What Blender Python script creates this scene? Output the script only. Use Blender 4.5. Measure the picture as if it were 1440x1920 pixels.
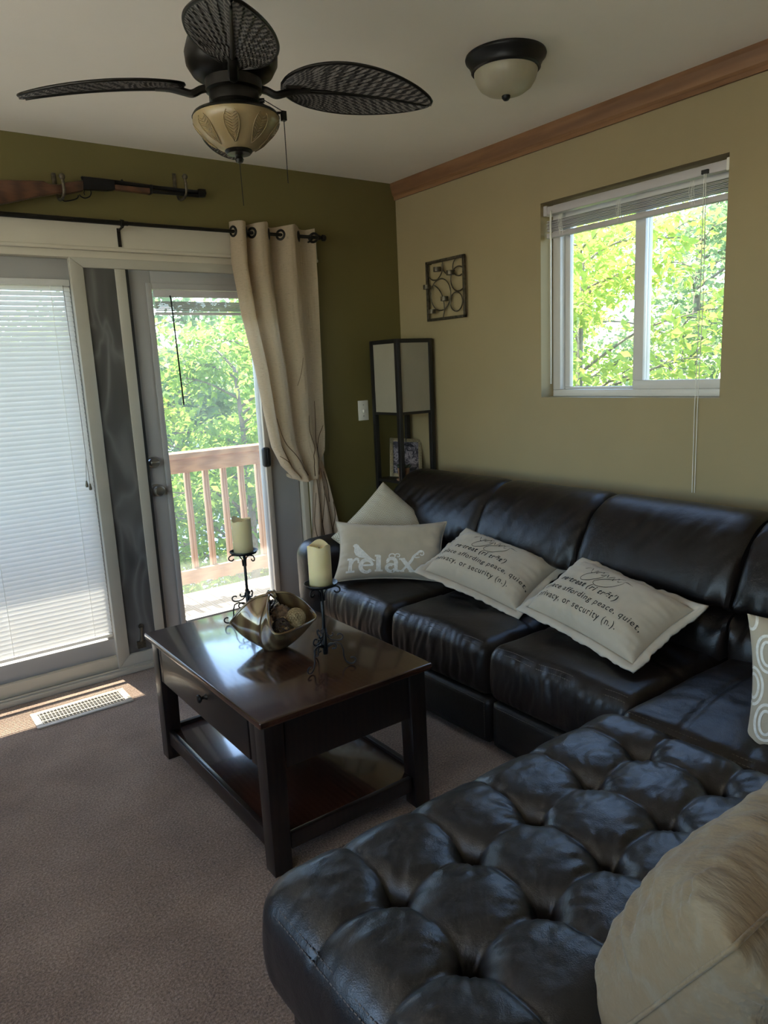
import bpy, bmesh, math, random
import numpy as np
from mathutils import Vector, Matrix, noise

for o in list(bpy.data.objects):
    bpy.data.objects.remove(o)
SC = bpy.context.scene
COL = SC.collection
PI = math.pi
RND = random.Random(7)

# ------------------------------------------------------------------ camera
CAM = Vector((-2.7223, -3.4955, 1.4089))
FPX = 1361.3
R_RIGHT = Vector((0.80288814, -0.59435860, -0.04591827))
R_UP = Vector((0.15113077, 0.12843257, 0.98013497))
R_FWD = Vector((0.57665425, 0.79387841, -0.19294286))
cam_d = bpy.data.cameras.new('camera')
cam_d.sensor_fit = 'VERTICAL'
cam_d.sensor_height = 24.0
cam_d.lens = FPX * 24.0 / 1920.0
cam_d.clip_start = 0.05
cam_d.clip_end = 300
cam = bpy.data.objects.new('camera', cam_d)
mw = Matrix.Identity(4)
for i in range(3):
    mw[i][0] = R_RIGHT[i]; mw[i][1] = R_UP[i]; mw[i][2] = -R_FWD[i]; mw[i][3] = CAM[i]
cam.matrix_world = mw
COL.objects.link(cam)
SC.camera = cam

# ------------------------------------------------------------------ sky, sun, exposure
SUN_DIR = Vector((0.10, -1.0, -1.28)).normalized()      # the way the light travels
world = bpy.data.worlds.new('sky')
SC.world = world
world.use_nodes = True
wn = world.node_tree.nodes
sky = wn.new('ShaderNodeTexSky')
sky.sky_type = 'NISHITA'
sky.sun_disc = False
sky.sun_elevation = math.asin(-SUN_DIR.z)
sky.sun_rotation = math.atan2(-SUN_DIR.x, -SUN_DIR.y)
sky.air_density = 1.0
sky.dust_density = 0.3
sky.ozone_density = 2.0
bg = wn['Background']
bg.inputs['Strength'].default_value = 0.9
world.node_tree.links.new(sky.outputs[0], bg.inputs['Color'])
sun_d = bpy.data.lights.new('sun', 'SUN')
sun_d.energy = 18.0
sun_d.angle = math.radians(0.35)
sun_d.color = (1.0, 0.91, 0.77)
sun = bpy.data.objects.new('sun', sun_d)
sun.rotation_euler = SUN_DIR.to_track_quat('-Z', 'Y').to_euler()
sun.location = (0, 6, 9)
COL.objects.link(sun)
vs = SC.view_settings
SC.display_settings.display_device = 'sRGB'
vs.view_transform = 'Standard'
vs.look = 'None'
vs.gamma = 1.0
vs.use_curve_mapping = False
vs.exposure = 0.5
SC.cycles.max_bounces = 12
SC.cycles.diffuse_bounces = 6
SC.cycles.transparent_max_bounces = 24
SC.cycles.sample_clamp_indirect = 6.0

# ------------------------------------------------------------------ helpers
def pix(x, y, axis, val):
    d = R_RIGHT * ((x - 720) / FPX) + R_UP * (-(y - 960) / FPX) + R_FWD
    t = (val - CAM[axis]) / d[axis]
    return CAM + d * t

def wloc(o):
    v = Vector((0, 0, 0))
    while o is not None:
        v += o.location; o = o.parent
    return v

def tag(o, label=None, cat=None, group=None, kind=None):
    if label: o['label'] = label
    if cat: o['category'] = cat
    if group: o['group'] = group
    if kind: o['kind'] = kind
    return o

def empty(name, loc, label=None, cat=None, group=None, kind=None):
    o = bpy.data.objects.new(name, None)
    o.location = loc
    o.empty_display_size = 0.1
    COL.objects.link(o)
    return tag(o, label, cat, group, kind)

def link_mesh(name, me, mat, parent=None, smooth=True, origin=None, local=False):
    o = bpy.data.objects.new(name, me)
    if mat: me.materials.append(mat)
    if smooth:
        me.polygons.foreach_set('use_smooth', [True] * len(me.polygons))
        if smooth == 'auto':
            me.set_sharp_from_angle(angle=math.radians(38))
    COL.objects.link(o)
    if parent is not None: o.parent = parent
    if not local:
        off = wloc(parent) if parent is not None else (Vector(origin) if origin is not None else None)
        if off is not None and off.length > 0:
            me.transform(Matrix.Translation(-off))
        if parent is None and origin is not None: o.location = origin
    return o

class MB:
    def __init__(s): s.v = []; s.f = []
    def add(s, vs_, fs_):
        b = len(s.v); s.v.extend([tuple(p) for p in vs_]); s.f.extend([tuple(i + b for i in f) for f in fs_]); return s
    def box(s, a, b):
        x0, x1 = sorted((a[0], b[0])); y0, y1 = sorted((a[1], b[1])); z0, z1 = sorted((a[2], b[2]))
        return s.add([(x0,y0,z0),(x1,y0,z0),(x1,y1,z0),(x0,y1,z0),(x0,y0,z1),(x1,y0,z1),(x1,y1,z1),(x0,y1,z1)],
                     [(0,3,2,1),(4,5,6,7),(0,1,5,4),(1,2,6,5),(2,3,7,6),(3,0,4,7)])
    def prism(s, pts, axis, a, b):
        n = len(pts)
        def P(p, t):
            q = list(p); q.insert(axis, t); return q
        vs_ = [P(p, a) for p in pts] + [P(p, b) for p in pts]
        fs_ = [tuple(range(n - 1, -1, -1)), tuple(range(n, 2 * n))] + [(i, (i + 1) % n, n + (i + 1) % n, n + i) for i in range(n)]
        return s.add(vs_, fs_)
    def tube(s, path, r, seg=10, closed=False, cap=True, sx=1.0):
        path = [Vector(p) for p in path]; n = len(path)
        rr = r if isinstance(r, (list, tuple)) else [r] * n
        vs_ = []; prev = None
        for i in range(n):
            if closed: t = path[(i + 1) % n] - path[i - 1]
            elif i == 0: t = path[1] - path[0]
            elif i == n - 1: t = path[-1] - path[-2]
            else: t = path[i + 1] - path[i - 1]
            if t.length < 1e-9: t = Vector((0, 0, 1))
            t.normalize()
            if prev is None:
                a = Vector((0, 0, 1)) if abs(t.z) < 0.9 else Vector((1, 0, 0))
                u = t.cross(a).normalized()
            else:
                u = prev - t * prev.dot(t)
                u = u.normalized() if u.length > 1e-6 else t.orthogonal().normalized()
            prev = u; w = t.cross(u)
            for k in range(seg):
                an = 2 * PI * k / seg
                vs_.append(path[i] + (u * math.cos(an) * sx + w * math.sin(an)) * rr[i])
        fs_ = []
        m = n if closed else n - 1
        for i in range(m):
            j = (i + 1) % n
            for k in range(seg):
                l = (k + 1) % seg
                fs_.append((i * seg + k, i * seg + l, j * seg + l, j * seg + k))
        if cap and not closed:
            fs_.append(tuple(range(seg - 1, -1, -1))); fs_.append(tuple((n - 1) * seg + k for k in range(seg)))
        return s.add(vs_, fs_)
    def lathe(s, prof, c, seg=32, axis='z', cap=True, wave=None):
        vs_ = []
        for (r, h) in prof:
            for k in range(seg):
                an = 2 * PI * k / seg
                rr = r * (wave(an, h) if wave else 1)
                a, b = rr * math.cos(an), rr * math.sin(an)
                if axis == 'z': p = (c[0] + a, c[1] + b, c[2] + h)
                elif axis == 'y': p = (c[0] + a, c[1] + h, c[2] + b)
                else: p = (c[0] + h, c[1] + a, c[2] + b)
                vs_.append(p)
        fs_ = []
        for i in range(len(prof) - 1):
            for k in range(seg):
                l = (k + 1) % seg
                fs_.append((i * seg + k, i * seg + l, (i + 1) * seg + l, (i + 1) * seg + k))
        if cap:
            fs_.append(tuple(range(seg - 1, -1, -1))); n = len(prof) - 1
            fs_.append(tuple(n * seg + k for k in range(seg)))
        return s.add(vs_, fs_)
    def grid(s, fn, nu, nv, cu=False, cv=False):
        vs_ = [fn(i / (nu if cu else nu - 1), j / (nv if cv else nv - 1)) for i in range(nu) for j in range(nv)]
        fs_ = []
        for i in range(nu if cu else nu - 1):
            for j in range(nv if cv else nv - 1):
                a = i * nv + j; b = ((i + 1) % nu) * nv + j
                c = ((i + 1) % nu) * nv + (j + 1) % nv; d = i * nv + (j + 1) % nv
                fs_.append((a, b, c, d))
        return s.add(vs_, fs_)
    def sphere(s, c, r, seg=16, rings=10, sc=(1, 1, 1)):
        prof = []
        vs_ = []
        for i in range(rings + 1):
            t = PI * i / rings
            for k in range(seg):
                a = 2 * PI * k / seg
                vs_.append((c[0] + r * sc[0] * math.sin(t) * math.cos(a), c[1] + r * sc[1] * math.sin(t) * math.sin(a), c[2] - r * sc[2] * math.cos(t)))
        fs_ = []
        for i in range(rings):
            for k in range(seg):
                l = (k + 1) % seg
                fs_.append((i * seg + k, i * seg + l, (i + 1) * seg + l, (i + 1) * seg + k))
        return s.add(vs_, fs_)
    def build(s, name, mat, parent=None, smooth=False, bevel=0, seg=2, origin=None, weld=False, local=False, recalc=True):
        me = bpy.data.meshes.new(name)
        me.from_pydata(s.v, [], s.f)
        bm = bmesh.new(); bm.from_mesh(me)
        if weld: bmesh.ops.remove_doubles(bm, verts=bm.verts, dist=weld if isinstance(weld, float) else 1e-5)
        if recalc: bmesh.ops.recalc_face_normals(bm, faces=bm.faces)
        if bevel:
            es = [e for e in bm.edges if len(e.link_faces) == 2 and e.calc_face_angle(0) > 0.5]
            bmesh.ops.bevel(bm, geom=es, offset=bevel, segments=seg, affect='EDGES', profile=0.5)
        bm.to_mesh(me); bm.free()
        return link_mesh(name, me, mat, parent, smooth, origin, local)

def box(name, a, b, mat, parent=None, bevel=0.0, seg=2, origin=None):
    return MB().box(a, b).build(name, mat, parent, smooth='auto' if bevel else False, bevel=bevel, seg=seg, origin=origin)

def rbox(a, b, r, d, disp=None, pin=1.0):
    """rounded box from a to b, corner radius r, grid spacing d (number or xyz); disp(p, n, uvw) -> new point"""
    a = np.array(a, float); b = np.array(b, float)
    c = (a + b) / 2; h = (b - a) / 2
    dd = np.array(d if hasattr(d, '__len__') else (d, d, d), float)
    n = np.maximum(2, np.round(2 * h / dd).astype(int))
    rr = np.minimum(r, h)
    verts = []; idx = {}; faces = []
    def vid(i, j, k):
        key = (i, j, k)
        if key in idx: return idx[key]
        q = (np.array(key) / n * 2 - 1) * h
        inn = np.clip(q, -(h - rr), h - rr)
        e = (q - inn) / rr
        L = np.linalg.norm(e)
        nn = e / L if L > 0 else e
        p = c + inn + nn * rr
        if disp is not None: p = disp(p, nn, (p - c) / h)
        idx[key] = len(verts); verts.append(tuple(p)); return idx[key]
    for ax in range(3):
        u, w = (ax + 1) % 3, (ax + 2) % 3
        for side in (0, int(n[ax])):
            for i in range(n[u]):
                for j in range(n[w]):
                    ks = []
                    for (di, dj) in ((0, 0), (1, 0), (1, 1), (0, 1)):
                        k = [0, 0, 0]; k[ax] = side; k[u] = i + di; k[w] = j + dj
                        ks.append(vid(*k))
                    if side == 0: ks.reverse()
                    faces.append(tuple(ks))
    m = MB(); m.add(verts, faces); return m

def NZ(x, y, z): return noise.noise(Vector((x, y, z)))

def catmull(pts, n=8, closed=False):
    pts = [Vector(p) for p in pts]; out = []
    m = len(pts)
    for i in range(m if closed else m - 1):
        p0 = pts[(i - 1) % m] if closed or i > 0 else pts[0]
        p1 = pts[i]; p2 = pts[(i + 1) % m]
        p3 = pts[(i + 2) % m] if closed or i + 2 < m else pts[-1]
        for k in range(n):
            t = k / n
            out.append(0.5 * ((2 * p1) + (-p0 + p2) * t + (2 * p0 - 5 * p1 + 4 * p2 - p3) * t * t + (-p0 + 3 * p1 - 3 * p2 + p3) * t ** 3))
    if not closed: out.append(pts[-1])
    return out

def copy_tree(o, parent=None):
    c = o.copy(); COL.objects.link(c); c.parent = parent
    for ch in list(o.children): copy_tree(ch, c)
    return c

# ------------------------------------------------------------------ materials
def new_mat(name):
    m = bpy.data.materials.new(name); m.use_nodes = True
    nt = m.node_tree
    return m, nt, nt.nodes['Principled BSDF'], nt.nodes['Material Output']

def ramp(nt, fac, stops):
    r = nt.nodes.new('ShaderNodeValToRGB')
    el = r.color_ramp.elements
    while len(el) < len(stops): el.new(0.5)
    for e, (p, c) in zip(el, stops):
        e.position = p; e.color = (*c, 1)
    nt.links.new(fac, r.inputs[0]); return r.outputs[0]

def coords(nt, scale=(1, 1, 1), kind='Object'):
    tc = nt.nodes.new('ShaderNodeTexCoord'); mp = nt.nodes.new('ShaderNodeMapping')
    mp.inputs['Scale'].default_value = scale
    nt.links.new(tc.outputs[kind], mp.inputs[0]); return mp.outputs[0]

def nz(nt, co, scale, detail=3, rough=0.55, dist=0.0):
    n = nt.nodes.new('ShaderNodeTexNoise')
    n.inputs['Scale'].default_value = scale; n.inputs['Detail'].default_value = detail
    n.inputs['Roughness'].default_value = rough; n.inputs['Distortion'].default_value = dist
    nt.links.new(co, n.inputs['Vector']); return n.outputs['Fac']

def bump(nt, h, strength, dist=0.01, chain=None):
    b = nt.nodes.new('ShaderNodeBump')
    b.inputs['Strength'].default_value = strength; b.inputs['Distance'].default_value = dist
    nt.links.new(h, b.inputs['Height'])
    if chain is not None: nt.links.new(chain, b.inputs['Normal'])
    return b.outputs[0]

def math_n(nt, op, a, b=None, c=None):
    m = nt.nodes.new('ShaderNodeMath'); m.operation = op
    for i, x in enumerate((a, b, c)):
        if x is None: continue
        if isinstance(x, (int, float)): m.inputs[i].default_value = x
        else: nt.links.new(x, m.inputs[i])
    return m.outputs[0]

def simple(name, c, rough=0.5, metal=0.0, var=0.12, vs_=8.0, bs=0.0, bscale=120.0, spec=0.5, coat=0.0, bdist=0.002, sub=0.0, stretch=(1, 1, 1)):
    m, nt, p, out = new_mat(name)
    co = coords(nt, stretch)
    f = nz(nt, co, vs_, 4)
    lo = tuple(max(0, x * (1 - var)) for x in c); hi = tuple(min(1, x * (1 + var)) for x in c)
    nt.links.new(ramp(nt, f, [(0.3, lo), (0.7, hi)]), p.inputs['Base Color'])
    p.inputs['Roughness'].default_value = rough; p.inputs['Metallic'].default_value = metal
    p.inputs['Specular IOR Level'].default_value = spec
    p.inputs['Coat Weight'].default_value = coat
    if sub:
        p.inputs['Subsurface Weight'].default_value = sub
        p.inputs['Subsurface Radius'].default_value = (0.03, 0.02, 0.008)
    if bs: nt.links.new(bump(nt, nz(nt, co, bscale, 2), bs, bdist), p.inputs['Normal'])
    return m

def leather_mat(name, c, rough, spec=0.42):
    m, nt, p, out = new_mat(name)
    co = coords(nt)
    f = nz(nt, co, 5, 4)
    nt.links.new(ramp(nt, f, [(0.3, tuple(x * 0.8 for x in c)), (0.72, tuple(x * 1.35 for x in c))]), p.inputs['Base Color'])
    v = nt.nodes.new('ShaderNodeTexVoronoi'); v.inputs['Scale'].default_value = 420
    nt.links.new(co, v.inputs['Vector'])
    b1 = bump(nt, v.outputs['Distance'], 0.22, 0.0012)
    b2 = bump(nt, nz(nt, co, 38, 4, 0.6), 0.22, 0.006, b1)
    nt.links.new(b2, p.inputs['Normal'])
    rr = nz(nt, co, 14, 3)
    mr = nt.nodes.new('ShaderNodeMapRange')
    mr.inputs[3].default_value = rough - 0.06; mr.inputs[4].default_value = rough + 0.08
    nt.links.new(rr, mr.inputs[0]); nt.links.new(mr.outputs[0], p.inputs['Roughness'])
    p.inputs['Specular IOR Level'].default_value = spec
    return m

def wood_mat(name, c1, c2, rough, scale=(2, 14, 14), coat=0.0, spec=0.5):
    m, nt, p, out = new_mat(name)
    co = coords(nt, scale)
    w = nt.nodes.new('ShaderNodeTexWave'); w.inputs['Scale'].default_value = 1.2
    w.inputs['Distortion'].default_value = 5; w.inputs['Detail'].default_value = 3
    nt.links.new(co, w.inputs['Vector'])
    f = math_n(nt, 'ADD', math_n(nt, 'MULTIPLY', w.outputs['Fac'], 0.5), math_n(nt, 'MULTIPLY', nz(nt, co, 6, 5), 0.6))
    nt.links.new(ramp(nt, f, [(0.25, c1), (0.8, c2)]), p.inputs['Base Color'])
    p.inputs['Roughness'].default_value = rough
    p.inputs['Coat Weight'].default_value = coat
    p.inputs['Coat Roughness'].default_value = 0.10
    p.inputs['Specular IOR Level'].default_value = spec
    nt.links.new(bump(nt, nz(nt, co, 16, 4), 0.08, 0.001), p.inputs['Normal'])
    return m

def pane_mat(name, haze=0.03, tint=(0.97, 0.985, 0.97), rough=0.0):
    m, nt, p, out = new_mat(name)
    nt.nodes.remove(p)
    tr = nt.nodes.new('ShaderNodeBsdfTransparent'); tr.inputs[0].default_value = (*tint, 1)
    gl = nt.nodes.new('ShaderNodeBsdfGlossy'); gl.inputs['Roughness'].default_value = rough
    df = nt.nodes.new('ShaderNodeBsdfTranslucent'); df.inputs[0].default_value = (0.9, 0.92, 0.9, 1)
    lw = nt.nodes.new('ShaderNodeLayerWeight'); lw.inputs['Blend'].default_value = 0.5
    frv = math_n(nt, 'ADD', math_n(nt, 'MULTIPLY', math_n(nt, 'POWER', lw.outputs['Facing'], 4.0), 0.55), 0.03)
    co = coords(nt)
    hz = math_n(nt, 'MULTIPLY', nz(nt, co, 3, 4), haze * 2)
    m1 = nt.nodes.new('ShaderNodeMixShader'); m2 = nt.nodes.new('ShaderNodeMixShader')
    nt.links.new(hz, m1.inputs[0]); nt.links.new(tr.outputs[0], m1.inputs[1]); nt.links.new(df.outputs[0], m1.inputs[2])
    nt.links.new(frv, m2.inputs[0]); nt.links.new(m1.outputs[0], m2.inputs[1]); nt.links.new(gl.outputs[0], m2.inputs[2])
    nt.links.new(m2.outputs[0], out.inputs[0])
    return m

def cloth_mat(name, c, translucent=0.0, weave=900, bs=0.25, var=0.1, gaps=0.0, stretch=(1, 1, 1)):
    m, nt, p, out = new_mat(name)
    co = coords(nt)
    tex = nz(nt, coords(nt, stretch), 9, 4)
    colr = ramp(nt, tex, [(0.3, tuple(x * (1 - var) for x in c)), (0.7, tuple(min(1, x * (1 + var)) for x in c))])
    nt.links.new(colr, p.inputs['Base Color'])
    p.inputs['Roughness'].default_value = 0.9
    p.inputs['Specular IOR Level'].default_value = 0.15
    p.inputs['Sheen Weight'].default_value = 0.15
    n1 = nz(nt, coords(nt, (1, 1, 8)), weave / 8, 2); n2 = nz(nt, coords(nt, (8, 8, 1)), weave / 8, 2)
    h = math_n(nt, 'ADD', n1, n2)
    nt.links.new(bump(nt, h, bs, 0.002), p.inputs['Normal'])
    if translucent:
        t = nt.nodes.new('ShaderNodeBsdfTranslucent'); nt.links.new(colr, t.inputs[0])
        mx = nt.nodes.new('ShaderNodeMixShader'); mx.inputs[0].default_value = translucent
        nt.links.new(p.outputs[0], mx.inputs[1]); nt.links.new(t.outputs[0], mx.inputs[2])
        last = mx.outputs[0]
        if gaps:
            tr = nt.nodes.new('ShaderNodeBsdfTransparent')
            g = math_n(nt, 'MULTIPLY', math_n(nt, 'GREATER_THAN', math_n(nt, 'ADD', nz(nt, coords(nt, (30, 30, 400)), 1, 3), math_n(nt, 'MULTIPLY', nz(nt, coords(nt, (300, 300, 12)), 1, 2), 0.5)), 0.93), gaps)
            mx2 = nt.nodes.new('ShaderNodeMixShader')
            nt.links.new(g, mx2.inputs[0]); nt.links.new(last, mx2.inputs[1]); nt.links.new(tr.outputs[0], mx2.inputs[2])
            last = mx2.outputs[0]
        nt.links.new(last, out.inputs[0])
    return m

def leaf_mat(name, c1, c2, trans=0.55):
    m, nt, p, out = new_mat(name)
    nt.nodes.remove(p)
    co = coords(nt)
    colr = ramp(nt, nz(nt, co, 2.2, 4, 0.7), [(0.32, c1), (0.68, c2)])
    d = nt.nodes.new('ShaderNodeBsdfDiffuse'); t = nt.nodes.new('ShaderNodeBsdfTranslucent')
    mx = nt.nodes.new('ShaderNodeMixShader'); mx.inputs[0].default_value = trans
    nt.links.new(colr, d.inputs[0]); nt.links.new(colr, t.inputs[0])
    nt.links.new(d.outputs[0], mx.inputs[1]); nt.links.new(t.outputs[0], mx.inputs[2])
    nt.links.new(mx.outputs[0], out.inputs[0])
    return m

M = {}
M['green_wall'] = simple('olive_paint', (0.135, 0.112, 0.038), 0.6, var=0.05, vs_=2, bs=0.12, bscale=220, spec=0.3)
M['beige_wall'] = simple('beige_paint', (0.31, 0.245, 0.135), 0.6, var=0.04, vs_=2, bs=0.12, bscale=220, spec=0.3)
M['ceiling'] = simple('ceiling_paint', (0.86, 0.80, 0.70), 0.8, var=0.03, vs_=2, bs=0.1, bscale=150, spec=0.2)
M['white'] = simple('white_paint', (0.52, 0.475, 0.385), 0.4, var=0.04, vs_=4)
M['vinyl'] = simple('white_vinyl', (0.60, 0.575, 0.55), 0.35, var=0.03, vs_=4)
M['greydoor'] = simple('door_paint', (0.34, 0.33, 0.32), 0.42, var=0.04, vs_=3)
M['aluminium'] = simple('painted_aluminium', (0.40, 0.375, 0.315), 0.38, var=0.05, vs_=5)
M['tan_metal'] = simple('tan_aluminium', (0.42, 0.36, 0.30), 0.4, var=0.05)
M['rubber'] = simple('black_rubber', (0.012, 0.012, 0.012), 0.6)
M['crown'] = wood_mat('stained_pine', (0.16, 0.075, 0.032), (0.25, 0.125, 0.055), 0.5, (9, 1.2, 9))
M['darkmetal'] = simple('oil_rubbed_bronze', (0.016, 0.014, 0.012), 0.38, metal=0.6, var=0.3, vs_=30)
M['blackmetal'] = simple('black_metal', (0.010, 0.010, 0.011), 0.42, metal=0.3, var=0.2)
M['pewter'] = simple('antique_pewter', (0.10, 0.085, 0.06), 0.45, metal=0.7, var=0.5, vs_=60, bs=0.3, bscale=200)
M['chrome'] = simple('satin_nickel', (0.42, 0.41, 0.39), 0.28, metal=1.0, var=0.05)
M['leather'] = leather_mat('dark_brown_leather', (0.010, 0.0066, 0.0054), 0.36)
M['leather_front'] = leather_mat('dark_brown_leather_panel', (0.008, 0.006, 0.005), 0.42)
M['chaise_leather'] = leather_mat('near_black_leather', (0.007, 0.0066, 0.008), 0.37, 0.75)
M['thread'] = simple('dark_thread', (0.09, 0.075, 0.065), 0.6)
M['espresso'] = wood_mat('espresso_wood', (0.016, 0.006, 0.004), (0.050, 0.018, 0.010), 0.26, (14, 1.6, 14), coat=1.0)
M['espresso_frame'] = wood_mat('espresso_wood_frame', (0.007, 0.0045, 0.004), (0.014, 0.008, 0.006), 0.36, (12, 12, 2), coat=0.2)
M['black_wood'] = simple('black_lacquer_wood', (0.010, 0.009, 0.009), 0.4, var=0.2)
M['paper'] = cloth_mat('lamp_paper', (0.46, 0.42, 0.32), 0.35, 600, 0.1, 0.03)
M['linen'] = cloth_mat('natural_linen', (0.46, 0.385, 0.28), 0, 1400, 0.3, 0.07)
M['linen2'] = cloth_mat('cotton_duck', (0.47, 0.395, 0.295), 0, 1400, 0.3, 0.06)
M['flange'] = cloth_mat('cotton_duck_flange', (0.52, 0.45, 0.35), 0, 1400, 0.3, 0.06)
M['brocade'] = cloth_mat('tan_brocade', (0.23, 0.165, 0.095), 0, 900, 0.3, 0.12)
M['curtain'] = cloth_mat('linen_curtain', (0.55, 0.445, 0.315), 0.45, 700, 0.3, 0.07, gaps=0.35, stretch=(6, 6, 40))
M['curtain_tail'] = cloth_mat('linen_curtain_tail', (0.58, 0.45, 0.33), 0.35, 700, 0.5, 0.07, stretch=(6, 6, 40))
M['print_white'] = simple('white_print', (0.72, 0.69, 0.62), 0.85, var=0.12, vs_=90, spec=0.1)
M['print_black'] = simple('black_print', (0.03, 0.027, 0.024), 0.85, var=0.3, vs_=200, spec=0.1)
M['print_brown'] = simple('brown_print', (0.10, 0.06, 0.035), 0.85, var=0.25, vs_=60, spec=0.1)
M['wax'] = simple('ivory_wax', (0.66, 0.57, 0.33), 0.45, var=0.04, vs_=10, sub=0.5, spec=0.35)
M['glass'] = pane_mat('window_glass', 0.015)
M['door_glass'] = pane_mat('hazy_door_glass', 0.05)
M['lampglass'] = simple('frosted_lamp_glass', (0.44, 0.40, 0.29), 0.35, var=0.05, vs_=10, sub=0.3)
M['fanglass'] = simple('amber_lamp_glass', (0.29, 0.215, 0.11), 0.33, var=0.12, vs_=9, sub=0.25)
M['walnut'] = wood_mat('walnut_gunstock', (0.045, 0.018, 0.009), (0.10, 0.042, 0.02), 0.42, (3, 20, 20))
M['gunmetal'] = simple('blued_steel', (0.014, 0.014, 0.016), 0.35, metal=0.7, var=0.2)
M['deck'] = wood_mat('weathered_cedar', (0.30, 0.22, 0.16), (0.46, 0.36, 0.28), 0.7, (14, 1.5, 14), spec=0.2)
M['rail'] = wood_mat('cedar_rail', (0.40, 0.21, 0.11), (0.58, 0.34, 0.19), 0.65, (1.5, 14, 14), spec=0.2)
M['baluster'] = wood_mat('cedar_baluster', (0.36, 0.21, 0.12), (0.54, 0.34, 0.21), 0.65, (14, 14, 1.5), spec=0.2)
M['bark'] = simple('tree_bark', (0.24, 0.20, 0.16), 0.9, var=0.3, vs_=12, bs=0.8, bscale=30, bdist=0.02, spec=0.1)
M['leaf_a'] = leaf_mat('spring_leaves', (0.20, 0.34, 0.06), (0.42, 0.56, 0.14))
M['leaf_b'] = leaf_mat('yellow_green_leaves', (0.32, 0.45, 0.07), (0.60, 0.68, 0.16))
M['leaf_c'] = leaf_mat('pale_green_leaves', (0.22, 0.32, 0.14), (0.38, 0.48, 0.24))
M['soil'] = simple('forest_ground', (0.10, 0.11, 0.045), 0.95, var=0.5, vs_=1.5, spec=0.1)
M['pot'] = simple('terracotta_pot', (0.30, 0.17, 0.10), 0.45, var=0.2, vs_=25)
M['succulent'] = simple('dark_succulent', (0.03, 0.05, 0.025), 0.5, var=0.3)
M['frame_champagne'] = simple('champagne_frame', (0.30, 0.25, 0.16), 0.4, metal=0.4, var=0.35, vs_=120)
M['blind_dark'] = simple('grey_blind', (0.46, 0.43, 0.43), 0.45, var=0.04)
M['plastic_white'] = simple('white_plastic', (0.76, 0.74, 0.68), 0.35, var=0.03)
M['vent_metal'] = simple('grey_vent_metal', (0.46, 0.42, 0.36), 0.4, var=0.06)
M['vent_dark'] = simple('duct_shade_dark', (0.02, 0.018, 0.016), 0.7)
M['goldglass'] = None

def slat_mat():
    m, nt, p, out = new_mat('white_blind_slat')
    co = coords(nt)
    c = ramp(nt, nz(nt, co, 4, 2), [(0.3, (0.70, 0.69, 0.67)), (0.7, (0.74, 0.73, 0.71))])
    nt.links.new(c, p.inputs['Base Color']); p.inputs['Roughness'].default_value = 0.45
    t = nt.nodes.new('ShaderNodeBsdfTranslucent'); nt.links.new(c, t.inputs[0])
    mx = nt.nodes.new('ShaderNodeMixShader'); mx.inputs[0].default_value = 0.24
    nt.links.new(p.outputs[0], mx.inputs[1]); nt.links.new(t.outputs[0], mx.inputs[2])
    nt.links.new(mx.outputs[0], out.inputs[0]); return m
M['slat'] = slat_mat()

def carpet_mat():
    m, nt, p, out = new_mat('taupe_carpet')
    co = coords(nt)
    a = nz(nt, co, 150, 3, 0.75); b = nz(nt, co, 3.5, 4)
    f = math_n(nt, 'ADD', math_n(nt, 'MULTIPLY', a, 0.75), math_n(nt, 'MULTIPLY', b, 0.3))
    nt.links.new(ramp(nt, f, [(0.36, (0.095, 0.064, 0.047)), (0.52, (0.225, 0.16, 0.122)), (0.68, (0.40, 0.30, 0.235))]), p.inputs['Base Color'])
    p.inputs['Roughness'].default_value = 1.0; p.inputs['Specular IOR Level'].default_value = 0.05
    p.inputs['Sheen Weight'].default_value = 0.2
    nt.links.new(bump(nt, a, 0.9, 0.006), p.inputs['Normal']); return m
M['carpet'] = carpet_mat()

def gold_mat():
    m, nt, p, out = new_mat('amber_art_glass')
    co = coords(nt, (1, 1, 1))
    w = nt.nodes.new('ShaderNodeTexWave'); w.inputs['Scale'].default_value = 7; w.inputs['Distortion'].default_value = 4
    w.inputs['Detail'].default_value = 2; w.inputs['Detail Scale'].default_value = 0.8
    nt.links.new(co, w.inputs['Vector'])
    nt.links.new(ramp(nt, w.outputs['Fac'], [(0.1, (0.13, 0.075, 0.04)), (0.5, (0.18, 0.12, 0.06)), (0.9, (0.27, 0.20, 0.10))]), p.inputs['Base Color'])
    p.inputs['Roughness'].default_value = 0.12; p.inputs['Metallic'].default_value = 0.35
    p.inputs['Coat Weight'].default_value = 1.0; p.inputs['Coat Roughness'].default_value = 0.03
    return m
M['goldglass'] = gold_mat()
M['patio'] = simple('bounce_ground_pale', (0.86, 0.80, 0.69), 0.8, var=0.04, vs_=3, bs=0.2, bscale=60, spec=0.2)  # very pale so the added ground slabs bounce sunlight indoors

def screen_mat():
    m, nt, p, out = new_mat('smoky_film')
    co = coords(nt, (6, 1, 2.0))
    n = nz(nt, co, 1.4, 1, 0.4, 0.8)
    r = math_n(nt, 'ABSOLUTE', math_n(nt, 'SUBTRACT', n, 0.5))
    nt.links.new(ramp(nt, r, [(0.0, (0.15, 0.147, 0.143)), (0.10, (0.085, 0.083, 0.08)), (0.3, (0.055, 0.054, 0.052))]), p.inputs['Base Color'])  # paler streaks imitate reflections on the film, put into its colour
    p.inputs['Roughness'].default_value = 0.3
    nt.links.new(bump(nt, n, 0.6, 0.02), p.inputs['Normal'])
    return m
M['film'] = screen_mat()

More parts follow.
